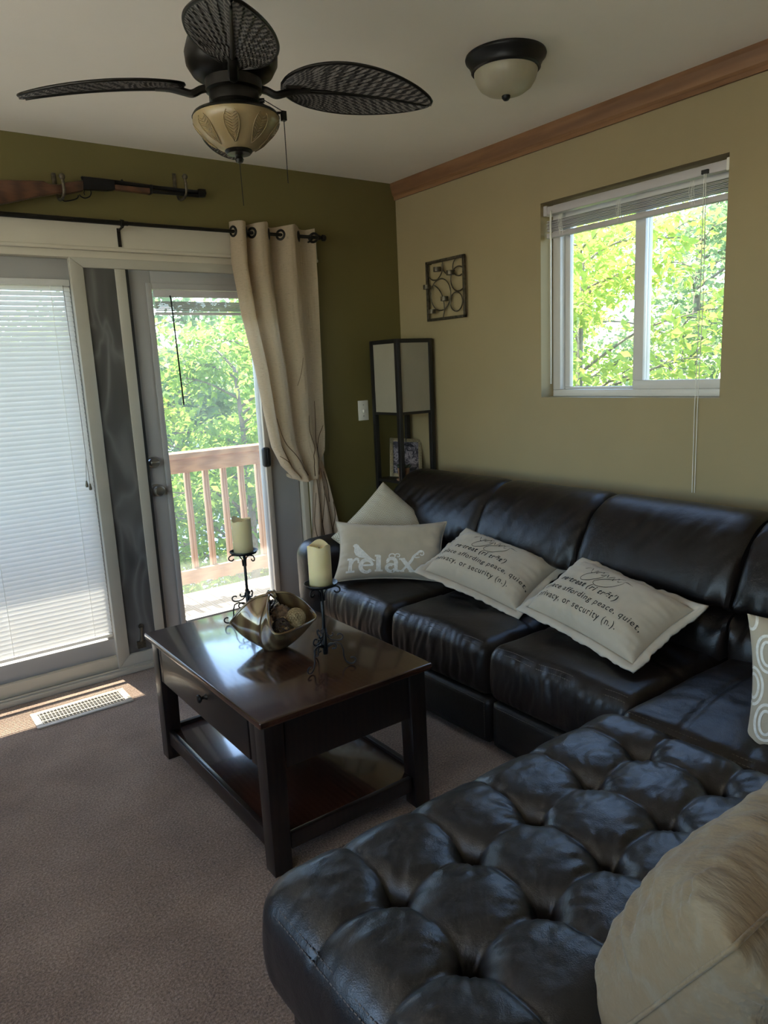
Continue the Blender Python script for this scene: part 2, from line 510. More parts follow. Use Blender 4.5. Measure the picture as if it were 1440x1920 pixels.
def herring_mat():
    m, nt, p, out = new_mat('herringbone_weave')
    tc = nt.nodes.new('ShaderNodeTexCoord'); sp = nt.nodes.new('ShaderNodeSeparateXYZ')
    nt.links.new(tc.outputs['Object'], sp.inputs[0])
    k = 22.0
    fr = math_n(nt, 'ABSOLUTE', math_n(nt, 'SUBTRACT', math_n(nt, 'FRACT', math_n(nt, 'MULTIPLY', sp.outputs[0], k)), 0.5))
    s = math_n(nt, 'ADD', math_n(nt, 'MULTIPLY', sp.outputs[1], 115.0), math_n(nt, 'MULTIPLY', fr, 3.4))
    st = math_n(nt, 'GREATER_THAN', math_n(nt, 'FRACT', s), 0.5)
    nt.links.new(ramp(nt, st, [(0.0, (0.36, 0.30, 0.20)), (1.0, (0.62, 0.57, 0.45))]), p.inputs['Base Color'])
    p.inputs['Roughness'].default_value = 0.9; p.inputs['Specular IOR Level'].default_value = 0.1
    nt.links.new(bump(nt, st, 0.25, 0.002), p.inputs['Normal'])
    return m
M['herring'] = herring_mat()

def brocade_mat():
    m, nt, p, out = new_mat('tan_brocade')
    co = coords(nt)
    f = nz(nt, co, 15, 2, 0.45, 1.2)
    nt.links.new(ramp(nt, f, [(0.45, (0.23, 0.163, 0.092)), (0.56, (0.235, 0.175, 0.105)), (0.62, (0.245, 0.19, 0.122)), (0.72, (0.24, 0.185, 0.12))]), p.inputs['Base Color'])
    p.inputs['Roughness'].default_value = 0.7; p.inputs['Specular IOR Level'].default_value = 0.25; p.inputs['Sheen Weight'].default_value = 0.2
    nt.links.new(bump(nt, nz(nt, co, 130, 3), 0.25, 0.002, bump(nt, nz(nt, coords(nt, (3, 1, 1)), 22, 3), 0.5, 0.01)), p.inputs['Normal'])
    return m
M['brocade'] = brocade_mat()

def water_mat():
    m, nt, p, out = new_mat('lake_water')
    co = coords(nt)
    nt.links.new(ramp(nt, nz(nt, co, 0.3, 3), [(0.3, (0.05, 0.09, 0.14)), (0.7, (0.10, 0.16, 0.24))]), p.inputs['Base Color'])
    p.inputs['Roughness'].default_value = 0.12
    nt.links.new(bump(nt, nz(nt, co, 3.0, 3), 0.6, 0.12), p.inputs['Normal'])
    return m
M['water'] = water_mat()

def photo_mat():
    m, nt, p, out = new_mat('dark_photo_print')
    co = coords(nt)
    f = nz(nt, co, 26, 3, 0.6, 1.5)
    nt.links.new(ramp(nt, f, [(0.35, (0.02, 0.02, 0.025)), (0.5, (0.10, 0.09, 0.11)), (0.58, (0.30, 0.27, 0.30)), (0.7, (0.06, 0.05, 0.06))]), p.inputs['Base Color'])
    p.inputs['Roughness'].default_value = 0.2; return m
M['photo'] = photo_mat()

def blade_mat():
    m, nt, p, out = new_mat('woven_palm_blade')
    tc = nt.nodes.new('ShaderNodeTexCoord'); sp = nt.nodes.new('ShaderNodeSeparateXYZ')
    nt.links.new(tc.outputs['Object'], sp.inputs[0])
    a = math_n(nt, 'ARCTAN2', math_n(nt, 'ABSOLUTE', sp.outputs[1]), math_n(nt, 'SUBTRACT', sp.outputs[0], 0.10))
    # strips fan out from the root and lean away from the midrib
    ph = math_n(nt, 'ADD', math_n(nt, 'MULTIPLY', a, 10.0), math_n(nt, 'MULTIPLY', math_n(nt, 'SUBTRACT', sp.outputs[0], math_n(nt, 'MULTIPLY', math_n(nt, 'ABSOLUTE', sp.outputs[1]), 0.9)), -42.0))
    st = math_n(nt, 'GREATER_THAN', math_n(nt, 'FRACT', ph), 0.52)
    wv = nz(nt, coords(nt), 260, 2)
    f = math_n(nt, 'MULTIPLY', st, math_n(nt, 'ADD', math_n(nt, 'MULTIPLY', wv, 0.9), 0.45))
    nt.links.new(ramp(nt, f, [(0.0, (0.014, 0.012, 0.010)), (1.0, (0.16, 0.145, 0.13))]), p.inputs['Base Color'])
    p.inputs['Roughness'].default_value = 0.55
    nt.links.new(bump(nt, f, 0.4, 0.002), p.inputs['Normal']); return m
M['blade'] = blade_mat()

H = 2.44
XL, YB = -4.6, -5.4        # left and rear walls (behind the camera)

# ================================================================== SETTING
def wall_with_hole(name, plane, t0, t1, u0, u1, z1, hole, mat, label):
    """plane 'y' or 'x'; slab between t0 and t1; hole = (u0,u1,z0,z1) or None"""
    m = MB()
    def B(a0, a1, b0, b1):
        if a1 - a0 < 1e-6 or b1 - b0 < 1e-6: return
        if plane == 'y': m.box((a0, t0, b0), (a1, t1, b1))
        else: m.box((t0, a0, b0), (t1, a1, b1))
    if hole:
        h0, h1, g0, g1 = hole
        B(u0, h0, 0, z1); B(h1, u1, 0, z1); B(h0, h1, g1, z1); B(h0, h1, 0, g0)
    else: B(u0, u1, 0, z1)
    o = m.build(name, mat)
    return tag(o, label, 'wall', kind='structure')

DX0, DX1, DZ1 = -2.78, -0.70, 1.99
WY0, WY1, WZ0, WZ1 = -1.983, -1.086, 1.24, 2.123
wall_with_hole('wall_back', 'y', 0.0, 0.15, XL - 0.15, 0.15, H, (DX0, DX1, 0.0, DZ1), M['green_wall'], 'olive green painted wall around the glass doors')
wall_with_hole('wall_right', 'x', 0.0, 0.15, YB - 0.15, 0.0, H, (WY0, WY1, WZ0, WZ1), M['beige_wall'], 'beige painted wall behind the leather sofa')
wall_with_hole('wall_left', 'x', XL - 0.15, XL, YB - 0.15, 0.0, H, (-5.1, -0.6, 0.75, 2.25), M['beige_wall'], 'beige painted wall with a wide window opening added for light opposite the sofa')
wall_with_hole('wall_front', 'y', YB - 0.15, YB, XL, 0.0, H, None, M['beige_wall'], 'beige painted wall behind the viewer')
tag(box('floor', (XL, YB, -0.12), (0, 0.15, 0), M['carpet']), 'taupe brown wall to wall carpet', 'floor', kind='structure')
tag(box('ceiling', (XL - 0.15, YB - 0.15, H), (0.15, 0.15, H + 0.12), M['ceiling']), 'off-white flat painted ceiling', 'ceiling', kind='structure')

# crown on the beige wall
m = MB(); m.prism([(0, H), (-0.035, H), (-0.035, H - 0.018), (-0.022, H - 0.062), (-0.012, H - 0.072), (-0.012, H - 0.088), (0, H - 0.088)], 1, -0.001, YB)
m.v = [(x, y, z) for (x, y, z) in [(p[0], p[1], p[2]) for p in m.v]]
tag(m.build('trim_1', M['crown']), 'stained brown wooden crown moulding along the beige wall', 'trim', kind='structure')
# baseboards
tag(box('baseboard_right', (-0.014, YB, 0), (0, 0, 0.09), M['white'], bevel=0.004), 'white baseboard along the beige wall', 'trim', kind='structure')
tag(box('baseboard_back', (DX1 + 0.14, -0.014, 0), (-0.014, 0, 0.09), M['white'], bevel=0.004), 'white baseboard right of the glass doors', 'trim', kind='structure')
# door casing
m = MB()
m.box((DX0 - 0.14, -0.02, 2.0), (DX1 + 0.14, 0, 2.105))
m.box((DX0 - 0.14, -0.028, 1.985), (DX1 + 0.14, 0, 2.0))
tag(m.build('trim_2', M['white'], bevel=0.003, smooth='auto'), 'white painted head casing above the glass doors', 'trim', kind='structure')
m = MB()
m.box((DX1 + 0.005, -0.018, 0), (DX1 + 0.055, 0, 1.985)); m.box((DX1 + 0.055, -0.026, 0), (DX1 + 0.10, 0, 1.985))
tag(m.build('trim_3', M['white'], bevel=0.004, smooth='auto'), 'white painted side casing behind the curtain', 'trim', kind='structure')
# lining of the door opening and threshold
m = MB()
m.box((DX0, 0, 1.955), (DX1, 0.15, 1.99)); m.box((DX0, 0, 0), (DX0 + 0.03, 0.15, 1.955)); m.box((DX1 - 0.03, 0, 0), (DX1, 0.15, 1.955))
tag(m.build('trim_4', M['white'], bevel=0.002, smooth='auto'), 'white head and side jambs of the patio door opening', 'trim', kind='structure')
m = MB(); m.box((DX0, -0.03, 0), (DX1, 0.15, 0.022)); m.box((DX0, -0.012, 0.022), (DX1, 0.0, 0.032))
tag(m.build('trim_5', M['aluminium'], bevel=0.002, smooth='auto'), 'grey aluminium threshold under the patio doors', 'trim', kind='structure')

# ---- left sliding door leaf (with mini blind)
d1 = empty('door_1', (-2.28, 0.07, 0.022), 'white sliding glass door leaf covered by a closed mini blind', 'door', kind='structure')
LX0, LX1 = -2.74, -1.79
Y0, Y1 = 0.055, 0.095
box('top_rail', (LX0, Y0, 1.835), (LX1, Y1, 1.955), M['greydoor'], d1, 0.003)
box('bottom_rail', (LX0, Y0, 0.032), (LX1, Y1, 0.17), M['greydoor'], d1, 0.003)
box('sill_bead', (LX0, 0.02, 0.024), (LX1, Y0, 0.085), M['white'], d1, 0.004)
box('stile', (LX0, Y0, 0.17), (LX0 + 0.09, Y1, 1.835), M['greydoor'], d1, 0.003)
box('stile', (LX1 - 0.06, Y0, 0.17), (LX1, Y1, 1.835), M['greydoor'], d1, 0.003)
box('pane', (LX0 + 0.09, 0.072, 0.17), (LX1 - 0.06, 0.078, 1.835), M['door_glass'], d1)

# ---- mitred screen frame with narrow dark film panel
sf = empty('screen_frame', (-1.7, 0.02, 0.022), 'beige mitred aluminium frame with a narrow smoky panel between the doors', 'screen frame')
sx0, sx1, sx2, sx3 = -1.828, -1.772, -1.632, -1.585
zt, zb = 1.955, 0.030
ya, yb = -0.004, 0.032
m = MB(); m.prism([(sx0, zb), (sx1, zb + 0.056), (sx1, zt - 0.042), (sx0, zt)], 1, ya, yb)
m.build('left_stile', M['aluminium'], sf, bevel=0.003, smooth='auto')
m = MB(); m.prism([(sx0, zt), (sx1, zt - 0.042), (DX1 - 0.03, zt - 0.042), (DX1 - 0.03, zt)], 1, ya, yb)
m.build('top_rail', M['aluminium'], sf, bevel=0.003, smooth='auto')
m = MB(); m.prism([(sx0, zb), (DX1 - 0.03, zb), (DX1 - 0.03, zb + 0.056), (sx1, zb + 0.056)], 1, ya, yb)
m.build('bottom_rail', M['aluminium'], sf, bevel=0.003, smooth='auto')
box('right_stile', (sx2, ya + 0.006, zb + 0.056), (sx3, yb, zt - 0.042), M['aluminium'], sf, 0.003)
box('film_panel', (sx1, 0.012, zb + 0.056), (sx2, 0.018, zt - 0.042), M['film'], sf)
box('gasket', (sx3, ya + 0.012, zb + 0.056), (sx3 + 0.014, yb, zt - 0.042), M['rubber'], sf)
m = MB()
m.lathe([(0.004, 0), (0.012, 0), (0.013, 0.006), (0.004, 0.012)], (-1.700, 0.000, 0.215), 16, 'y')
m.tube([(-1.700, 0.002, 0.21), (-1.703, 0.0, 0.17), (-1.708, -0.001, 0.14)], [0.008, 0.006, 0.010], 8)
m.box((-1.728, -0.003, 0.105), (-1.688, 0.012, 0.14))
m.build('foot_latch', M['pewter'], sf, smooth='auto')

# ---- glazed hinged door on the right
d2 = empty('door_2', (-1.2, 0.06, 0.03), 'white hinged door with one tall glass pane and satin knobs', 'door', kind='structure')
HX0, HX1 = -1.571, -0.735
gx0, gx1, gz0, gz1 = -1.462, -0.945, 0.18, 1.832
Y0, Y1 = 0.035, 0.078
box('stile', (HX0, Y0, 0.03), (gx0, Y1, 1.915), M['greydoor'], d2, 0.003)
box('stile', (gx1, Y0, 0.03), (HX1, Y1, 1.915), M['greydoor'], d2, 0.003)
box('top_rail', (gx0, Y0, gz1), (gx1, Y1, 1.915), M['greydoor'], d2, 0.003)
box('bottom_rail', (gx0, Y0, 0.03), (gx1, Y1, gz0), M['greydoor'], d2, 0.003)
b = 0.028
for nm, aa, bb in (('glazing_bead', (gx0 - b, Y0 - 0.012, gz0 - b), (gx0, Y0, gz1 + b)), ('glazing_bead', (gx1, Y0 - 0.012, gz0 - b), (gx1 + b, Y0, gz1 + b)),
                   ('glazing_bead', (gx0, Y0 - 0.012, gz1), (gx1, Y0, gz1 + b)), ('glazing_bead', (gx0, Y0 - 0.012, gz0 - b), (gx1, Y0, gz0))):
    box(nm, aa, bb, M['greydoor'], d2, 0.005)
box('astragal', (gx1 + 0.0, Y0 - 0.03, 0.095), (gx1 + 0.03, Y0 - 0.012, 1.9), M['tan_metal'], d2, 0.003)
box('pane', (gx0, 0.052, gz0), (gx1, 0.058, gz1), M['door_glass'], d2)
for nm, zc, r in (('deadbolt', 1.012, 0.028), ('door_knob', 0.874, 0.031)):
    kx = -1.540
    if nm == 'deadbolt':
        m = MB().lathe([(0.006, -0.03), (0.022, -0.03), (0.027, -0.022), (r, 0.0)], (kx, Y0, zc), 24, 'y')
        k = m.build(nm, M['chrome'], d2, smooth='auto')
        MB().box((kx - 0.018, Y0 - 0.042, zc - 0.005), (kx + 0.018, Y0 - 0.03, zc + 0.005)).build('thumb_turn', M['chrome'], k, bevel=0.002, smooth='auto')
    else:
        m = MB().lathe([(0.008, -0.062), (0.022, -0.06), (0.028, -0.048), (0.026, -0.034), (0.013, -0.024), (0.012, -0.01), (0.030, -0.008), (r, 0.0)], (kx, Y0, zc), 24, 'y')
        m.build(nm, M['chrome'], d2, smooth='auto')
m = MB(); m.box((-0.972, Y0 - 0.065, 0.925), (-0.928, Y0 - 0.03, 1.03))
lt = m.build('latch_handle', M['rubber'], d2, bevel=0.014, seg=3, smooth='auto')
box('latch_grip', (-0.953, Y0 - 0.071, 0.94), (-0.947, Y0 - 0.064, 1.015), M['blackmetal'], lt, 0.002)

# raised blind on the hinged door
bl = empty('door_blind', (-1.2, 0.03, 1.82), 'raised grey mini blind stacked at the top of the hinged door', 'blind')
box('headrail', (gx0 + 0.004, 0.008, 1.795), (gx1 - 0.004, 0.034, 1.826), M['blind_dark'], bl, 0.002)
for i in range(9):
    box('slat', (gx0 + 0.006, 0.010, 1.772 - i * 0.0052), (gx1 - 0.006, 0.034, 1.7745 - i * 0.0052), M['blind_dark'], bl)
box('bottom_rail', (gx0 + 0.006, 0.010, 1.712), (gx1 - 0.006, 0.034, 1.725), M['slat'], bl, 0.002)
MB().tube([(-1.385, 0.004, 1.80), (-1.384, -0.002, 1.78), (-1.372, -0.004, 1.28)], 0.0038, 8).build('wand', M['blackmetal'], bl, smooth=True)

# closed mini blind on the left leaf
mb = empty('mini_blind', (-2.26, 0.035, 1.83), 'closed white mini blind over the left sliding door', 'blind')
bx0, bx1 = LX0 + 0.05, LX1 - 0.042
box('headrail', (bx0, 0.022, 1.835), (bx1, 0.05, 1.862), M['slat'], mb, 0.002)
sw, pitch, tilt = 0.0255, 0.0213, math.radians(58)
prof = []
for k in range(5):
    t = k / 4 - 0.5
    cy = t * sw; cz = 0.0022 * (1 - (2 * t) ** 2)
    prof.append((cy * math.cos(tilt) - cz * math.sin(tilt), cy * math.sin(tilt) + cz * math.cos(tilt)))
me_slat = None
nsl = 76
for i in range(nsl):
    zc = 1.822 - i * pitch
    if me_slat is None:
        m = MB()
        vv = [(bx0, 0.036 + a, zc + c) for a, c in prof] + [(bx1, 0.036 + a, zc + c) for a, c in prof]
        m.add(vv, [(k, k + 1, 6 + k, 5 + k) for k in range(4)])
        s0 = m.build('slat', M['slat'], mb, smooth=True); me_slat = s0.data; z_first = zc
    else:
        s = bpy.data.objects.new('slat', me_slat); COL.objects.link(s); s.parent = mb; s.location = (0, 0, zc - z_first)
zlast = 1.822 - (nsl - 1) * pitch
box('bottom_rail', (bx0, 0.026, zlast - 0.034), (bx1, 0.046, zlast - 0.018), M['slat'], mb, 0.003)
for lx in (-2.59, -2.27, -1.915):
    MB().tube([(lx, 0.022, 1.835), (lx, 0.022, zlast - 0.02)], 0.0011, 5).build('ladder_cord', M['plastic_white'], mb)
cordx = -1.862
for dx, zz in ((-0.006, 0.965), (0.008, 0.95)):
    c = MB().tube([(cordx, 0.018, 1.835), (cordx + 0.004, 0.012, 1.4), (cordx + 0.005, 0.012, 1.07), (cordx + dx, 0.012, zz)], 0.0012, 5).build('pull_cord', M['pewter'], mb)
    MB().lathe([(0.003, 0.0), (0.007, -0.022), (0.006, -0.03)], (cordx + dx, 0.012, zz), 10).build('tassel', M['pewter'], c, smooth='auto')

# ---- window in the beige wall
w1 = empty('window_1', (0.10, -1.535, WZ0), 'white vinyl two-pane sliding window in the beige wall', 'window', kind='structure')
def wbox(nm, x0, x1, y0, y1, z0, z1, mat, par, bev=0.003): return box(nm, (x0, y0, z0), (x1, y1, z1), mat, par, bev)
fx0, fx1 = 0.085, 0.15
wbox('frame_sill', fx0, fx1, WY0, WY1, WZ0, WZ0 + 0.032, M['vinyl'], w1)
wbox('frame_head', fx0, fx1, WY0, WY1, WZ1 - 0.032, WZ1, M['vinyl'], w1)
wbox('frame_jamb', fx0, fx1, WY1 - 0.045, WY1, WZ0 + 0.032, WZ1 - 0.032, M['vinyl'], w1)
wbox('frame_jamb', fx0, fx1, WY0, WY0 + 0.030, WZ0 + 0.032, WZ1 - 0.032, M['vinyl'], w1)
zb_, zt_ = WZ0 + 0.032, WZ1 - 0.032
ym = -1.56
# near (right) sash, room side
s1 = empty('sash', (0, 0, 0)); s1.parent = w1
for (a0, a1, c0, c1, nm) in ((WY0 + 0.03, ym + 0.028, zb_, zb_ + 0.038, 'rail'), (WY0 + 0.03, ym + 0.028, zt_ - 0.038, zt_, 'rail'),
                             (ym - 0.022, ym + 0.028, zb_ + 0.038, zt_ - 0.038, 'stile'), (WY0 + 0.03, WY0 + 0.05, zb_ + 0.038, zt_ - 0.038, 'stile')):
    wbox(nm, 0.088, 0.115, a0, a1, c0, c1, M['vinyl'], s1)
wbox('pane', 0.099, 0.104, WY0 + 0.05, ym - 0.022, zb_ + 0.038, zt_ - 0.038, M['glass'], s1, 0)
s2 = empty('sash', (0, 0, 0)); s2.parent = w1
for (a0, a1, c0, c1, nm) in ((ym - 0.02, WY1 - 0.045, zb_, zb_ + 0.012, 'rail'), (ym - 0.02, WY1 - 0.045, zt_ - 0.025, zt_, 'rail'),
                             (WY1 - 0.075, WY1 - 0.045, zb_ + 0.012, zt_ - 0.025, 'stile'), (ym - 0.02, ym + 0.022, zb_ + 0.012, zt_ - 0.025, 'stile')):
    wbox(nm, 0.119, 0.145, a0, a1, c0, c1, M['vinyl'], s2)
wbox('pane', 0.130, 0.135, ym + 0.022, WY1 - 0.075, zb_ + 0.012, zt_ - 0.025, M['glass'], s2, 0)

# raised blind in that window
wb = empty('window_blind', (0.04, -1.535, WZ1 - 0.01), 'raised white mini blind at the top of the beige wall window', 'blind')
box('headrail', (0.020, WY0 + 0.018, WZ1 - 0.052), (0.058, WY1 - 0.012, WZ1 - 0.018), M['blind_dark'], wb, 0.002)
box('end_bracket', (0.016, WY1 - 0.022, WZ1 - 0.056), (0.062, WY1 - 0.002, WZ1 - 0.012), M['blind_dark'], wb, 0.002)
box('end_bracket', (0.016, WY0 + 0.002, WZ1 - 0.056), (0.062, WY0 + 0.02, WZ1 - 0.012), M['plastic_white'], wb, 0.002)
for i in range(8):
    j = 0.003 * math.sin(i * 2.3)
    box('slat', (0.022 + j, WY0 + 0.012, WZ1 - 0.082 - i * 0.0062), (0.050 + j, WY1 - 0.018, WZ1 - 0.0795 - i * 0.0062), M['blind_dark'], wb)
box('bottom_rail', (0.020, WY0 + 0.010, WZ1 - 0.156), (0.050, WY1 - 0.018, WZ1 - 0.134), M['blind_dark'], wb, 0.003)
for yy in (-1.19, -1.50, -1.83):
    m = MB()
    for q in range(4):
        y_ = yy + (q - 1.5) * 0.006
        m.tube([(0.018, y_, WZ1 - 0.06), (0.012, y_ + 0.004 * math.sin(q * 3), WZ1 - 0.10), (0.017, y_ - 0.004 * math.cos(q * 2), WZ1 - 0.15)], 0.001, 5)
    m.build('ladder_cord', M['plastic_white'], wb)
MB().tube([(0.016, -1.135, WZ1 - 0.04), (0.010, -1.137, WZ1 - 0.07), (0.010, -1.138, WZ1 - 0.82)], 0.0042, 8).build('wand', M['plastic_white'], wb, smooth=True)
box('cord_lock', (0.010, -1.895, WZ1 - 0.05), (0.022, -1.868, WZ1 - 0.035), M['rubber'], wb, 0.001)
MB().tube([(0.012, -1.880, WZ1 - 0.05), (0.008, -1.884, WZ1 - 0.5), (-0.006, -1.886, WZ0 - 0.05), (-0.006, -1.888, 0.86)], 0.0016, 5).build('pull_cord', M['plastic_white'], wb)
MB().tube([(0.014, -1.886, WZ1 - 0.05), (0.010, -1.896, WZ1 - 0.5), (-0.006, -1.898, WZ0 - 0.05), (-0.006, -1.899, 0.86)], 0.0016, 5).build('pull_cord', M['plastic_white'], wb)

# unseen window in the left wall, added to light the room
for nm, plane, t, u0, u1, z0, z1, lab in (('fill_window', 'x', XL - 0.1, -5.1, -0.6, 0.75, 2.25, 'wide unseen white framed window added opposite the sofa to light the room'),):
    cx = (t, (u0 + u1) / 2, z0) if plane == 'x' else ((u0 + u1) / 2, t, z0)
    w = empty(nm, cx, lab, 'window', kind='structure')
    def WB(n_, a0, a1, b0, b1, d0, d1, mat):
        if plane == 'x': box(n_, (t + d0, a0, b0), (t + d1, a1, b1), mat, w)
        else: box(n_, (a0, t + d0, b0), (a1, t + d1, b1), mat, w)
    um = (u0 + u1) / 2
    WB('frame_sill', u0, u1, z0, z0 + 0.05, 0, 0.06, M['vinyl']); WB('frame_head', u0, u1, z1 - 0.05, z1, 0, 0.06, M['vinyl'])
    for a in (u0, um - 0.025, u1 - 0.05): WB('frame_jamb', a, a + 0.05, z0 + 0.05, z1 - 0.05, 0, 0.06, M['vinyl'])
    WB('pane', u0 + 0.05, um - 0.025, z0 + 0.05, z1 - 0.05, 0.025, 0.03, M['glass'])
    WB('pane', um + 0.025, u1 - 0.05, z0 + 0.05, z1 - 0.05, 0.025, 0.03, M['glass'])

# ================================================================== OUTSIDE
tag(MB().add([(-60, -60, -3.4), (60, -60, -3.4), (60, 9, -3.4), (-60, 9, -3.4)], [(0, 1, 2, 3)]).build('ground', M['soil']), 'wooded ground below the deck', 'ground', kind='structure')
tag(MB().add([(-60, 9, -3.5), (60, 9, -3.5), (60, 90, -3.5), (-60, 90, -3.5)], [(0, 1, 2, 3)]).build('lake', M['water']), 'blue lake water glinting beyond the deck railing', 'lake', kind='structure')
m = MB()
m.grid(lambda u, v: (-60 + 120 * u, 55 + 40 * v, -3.4 + 9 * v + 2 * NZ(u * 9, v * 3, 1)), 40, 8)
tag(m.build('far_hill', M['soil'], smooth=True), 'wooded far shore across the lake', 'hill', kind='structure')
tag(box('patio', (-16, -16, -0.45), (-0.4, -5.6, -0.15), M['patio']), 'unseen pale ground slab added behind the house to bounce sunlight', 'patio', kind='structure')  # added out of view as a reflector to brighten the ceiling
tag(box('bounce_yard', (-16, -5.6, -0.45), (-4.8, 0.1, -0.15), M['patio']), 'unseen pale ground slab added beside the house to bounce sunlight', 'patio', kind='structure')  # added reflector, throws sunlight up through the left window
tag(box('sky_block_eave', (-6.1, -5.6, 2.36), (-4.76, 0.15, 2.46), M['deck']), 'unseen wooden eave added beside the house to block sky light', 'roof', kind='structure')  # added out of view, keeps the sky out of the left window
# porch roof overhanging the deck (its shade leaves only the foot of the doors in the sun)
tag(box('porch_roof', (-4.9, 0.15, 3.00), (1.2, 2.03, 3.12), M['deck']), 'wooden porch roof over the deck', 'roof', kind='structure')

DKZ = -0.08
dk = empty('deck', (-1.5, 0.8, DKZ), 'weathered cedar deck boards outside the glass doors', 'deck')
nb = 0
xb = -4.4
rr = random.Random(3)
while xb < 1.0:
    box('board', (xb, 0.15, DKZ - 0.03 + rr.uniform(-0.001, 0.001)), (xb + 0.135, 1.32, DKZ), M['deck'], dk)
    xb += 0.142
box('joist', (-4.4, 1.25, DKZ - 0.22), (1.0, 1.29, DKZ - 0.03), M['deck'], dk)
for px_ in (-4.2, -2.0, 0.8): box('post', (px_, 1.15, -3.4), (px_ + 0.09, 1.24, DKZ - 0.03), M['deck'], dk)
rl = empty('deck_railing', (-1.5, 1.15, DKZ), 'reddish cedar deck railing with square balusters', 'railing')
RY = 1.15
box('top_rail', (-4.4, RY - 0.07, 0.895), (1.0, RY + 0.07, 0.932), M['rail'], rl, 0.004)
box('rail_board', (-4.4, RY - 0.045, 0.80), (1.0, RY - 0.01, 0.895), M['rail'], rl, 0.003)
box('lower_rail', (-4.4, RY - 0.045, 0.05), (1.0, RY - 0.01, 0.14), M['rail'], rl, 0.003)
xb = -4.35; b0 = None
while xb < 1.0:
    if b0 is None:
        b0 = box('baluster', (xb, RY - 0.01, 0.03), (xb + 0.036, RY + 0.026, 0.89), M['baluster'], rl, 0.002); x00 = xb
    else:
        c = bpy.data.objects.new('baluster', b0.data); COL.objects.link(c); c.parent = rl; c.location = (xb - x00, 0, 0)
    xb += 0.130
for px_ in (-4.3, -2.2, 0.3): box('post', (px_, RY - 0.05, DKZ), (px_ + 0.09, RY + 0.04, 0.895), M['baluster'], rl, 0.003)

# ---- trees
def leaves_mesh(name, pts, size, rs, shape='broad', droop=0.3):
    """pts: list of (position); every leaf is a folded six-point blade"""
    n = len(pts)
    P = np.array(pts)
    g = np.random.default_rng(rs)
    yaw = g.uniform(0, 2 * PI, n); pit = g.normal(-droop, 0.45, n); rol = g.normal(0, 0.6, n)
    L = size * g.uniform(0.65, 1.25, n); W = L * (0.26 if shape == 'lance' else 0.36)
    d = np.stack([np.cos(yaw) * np.cos(pit), np.sin(yaw) * np.cos(pit), np.sin(pit)], 1)
    s = np.stack([-np.sin(yaw), np.cos(yaw), np.zeros(n)], 1)
    u = np.cross(s, d) * -1
    s2 = s * np.cos(rol)[:, None] + u * np.sin(rol)[:, None]
    u2 = np.cross(d, s2)
    def pt(a, b, c): return P + d * (L * a)[:, None] + s2 * (W * b)[:, None] + u2 * (L * c)[:, None]
    base = pt(0, 0, 0); l = pt(0.45, 1, 0.10); r = pt(0.45, -1, 0.10); mid = pt(0.5, 0, 0.0); tip = pt(1.0, 0, -0.10)
    V = np.stack([base, r, mid, l, tip], 1).reshape(-1, 3)
    F = np.array([[0, 1, 2], [0, 2, 3], [1, 4, 2], [2, 4, 3]])
    idx = (np.arange(n)[:, None, None] * 5 + F[None]).reshape(-1)
    me = bpy.data.meshes.new(name)
    me.vertices.add(len(V)); me.vertices.foreach_set('co', V.reshape(-1).astype(np.float32))
    nf = len(idx) // 3
    me.loops.add(len(idx)); me.loops.foreach_set('vertex_index', idx.astype(np.int32))
    me.polygons.add(nf); me.polygons.foreach_set('loop_start', (np.arange(nf) * 3).astype(np.int32))
    me.polygons.foreach_set('loop_total', np.full(nf, 3, np.int32))
    me.update(calc_edges=True)
    return me

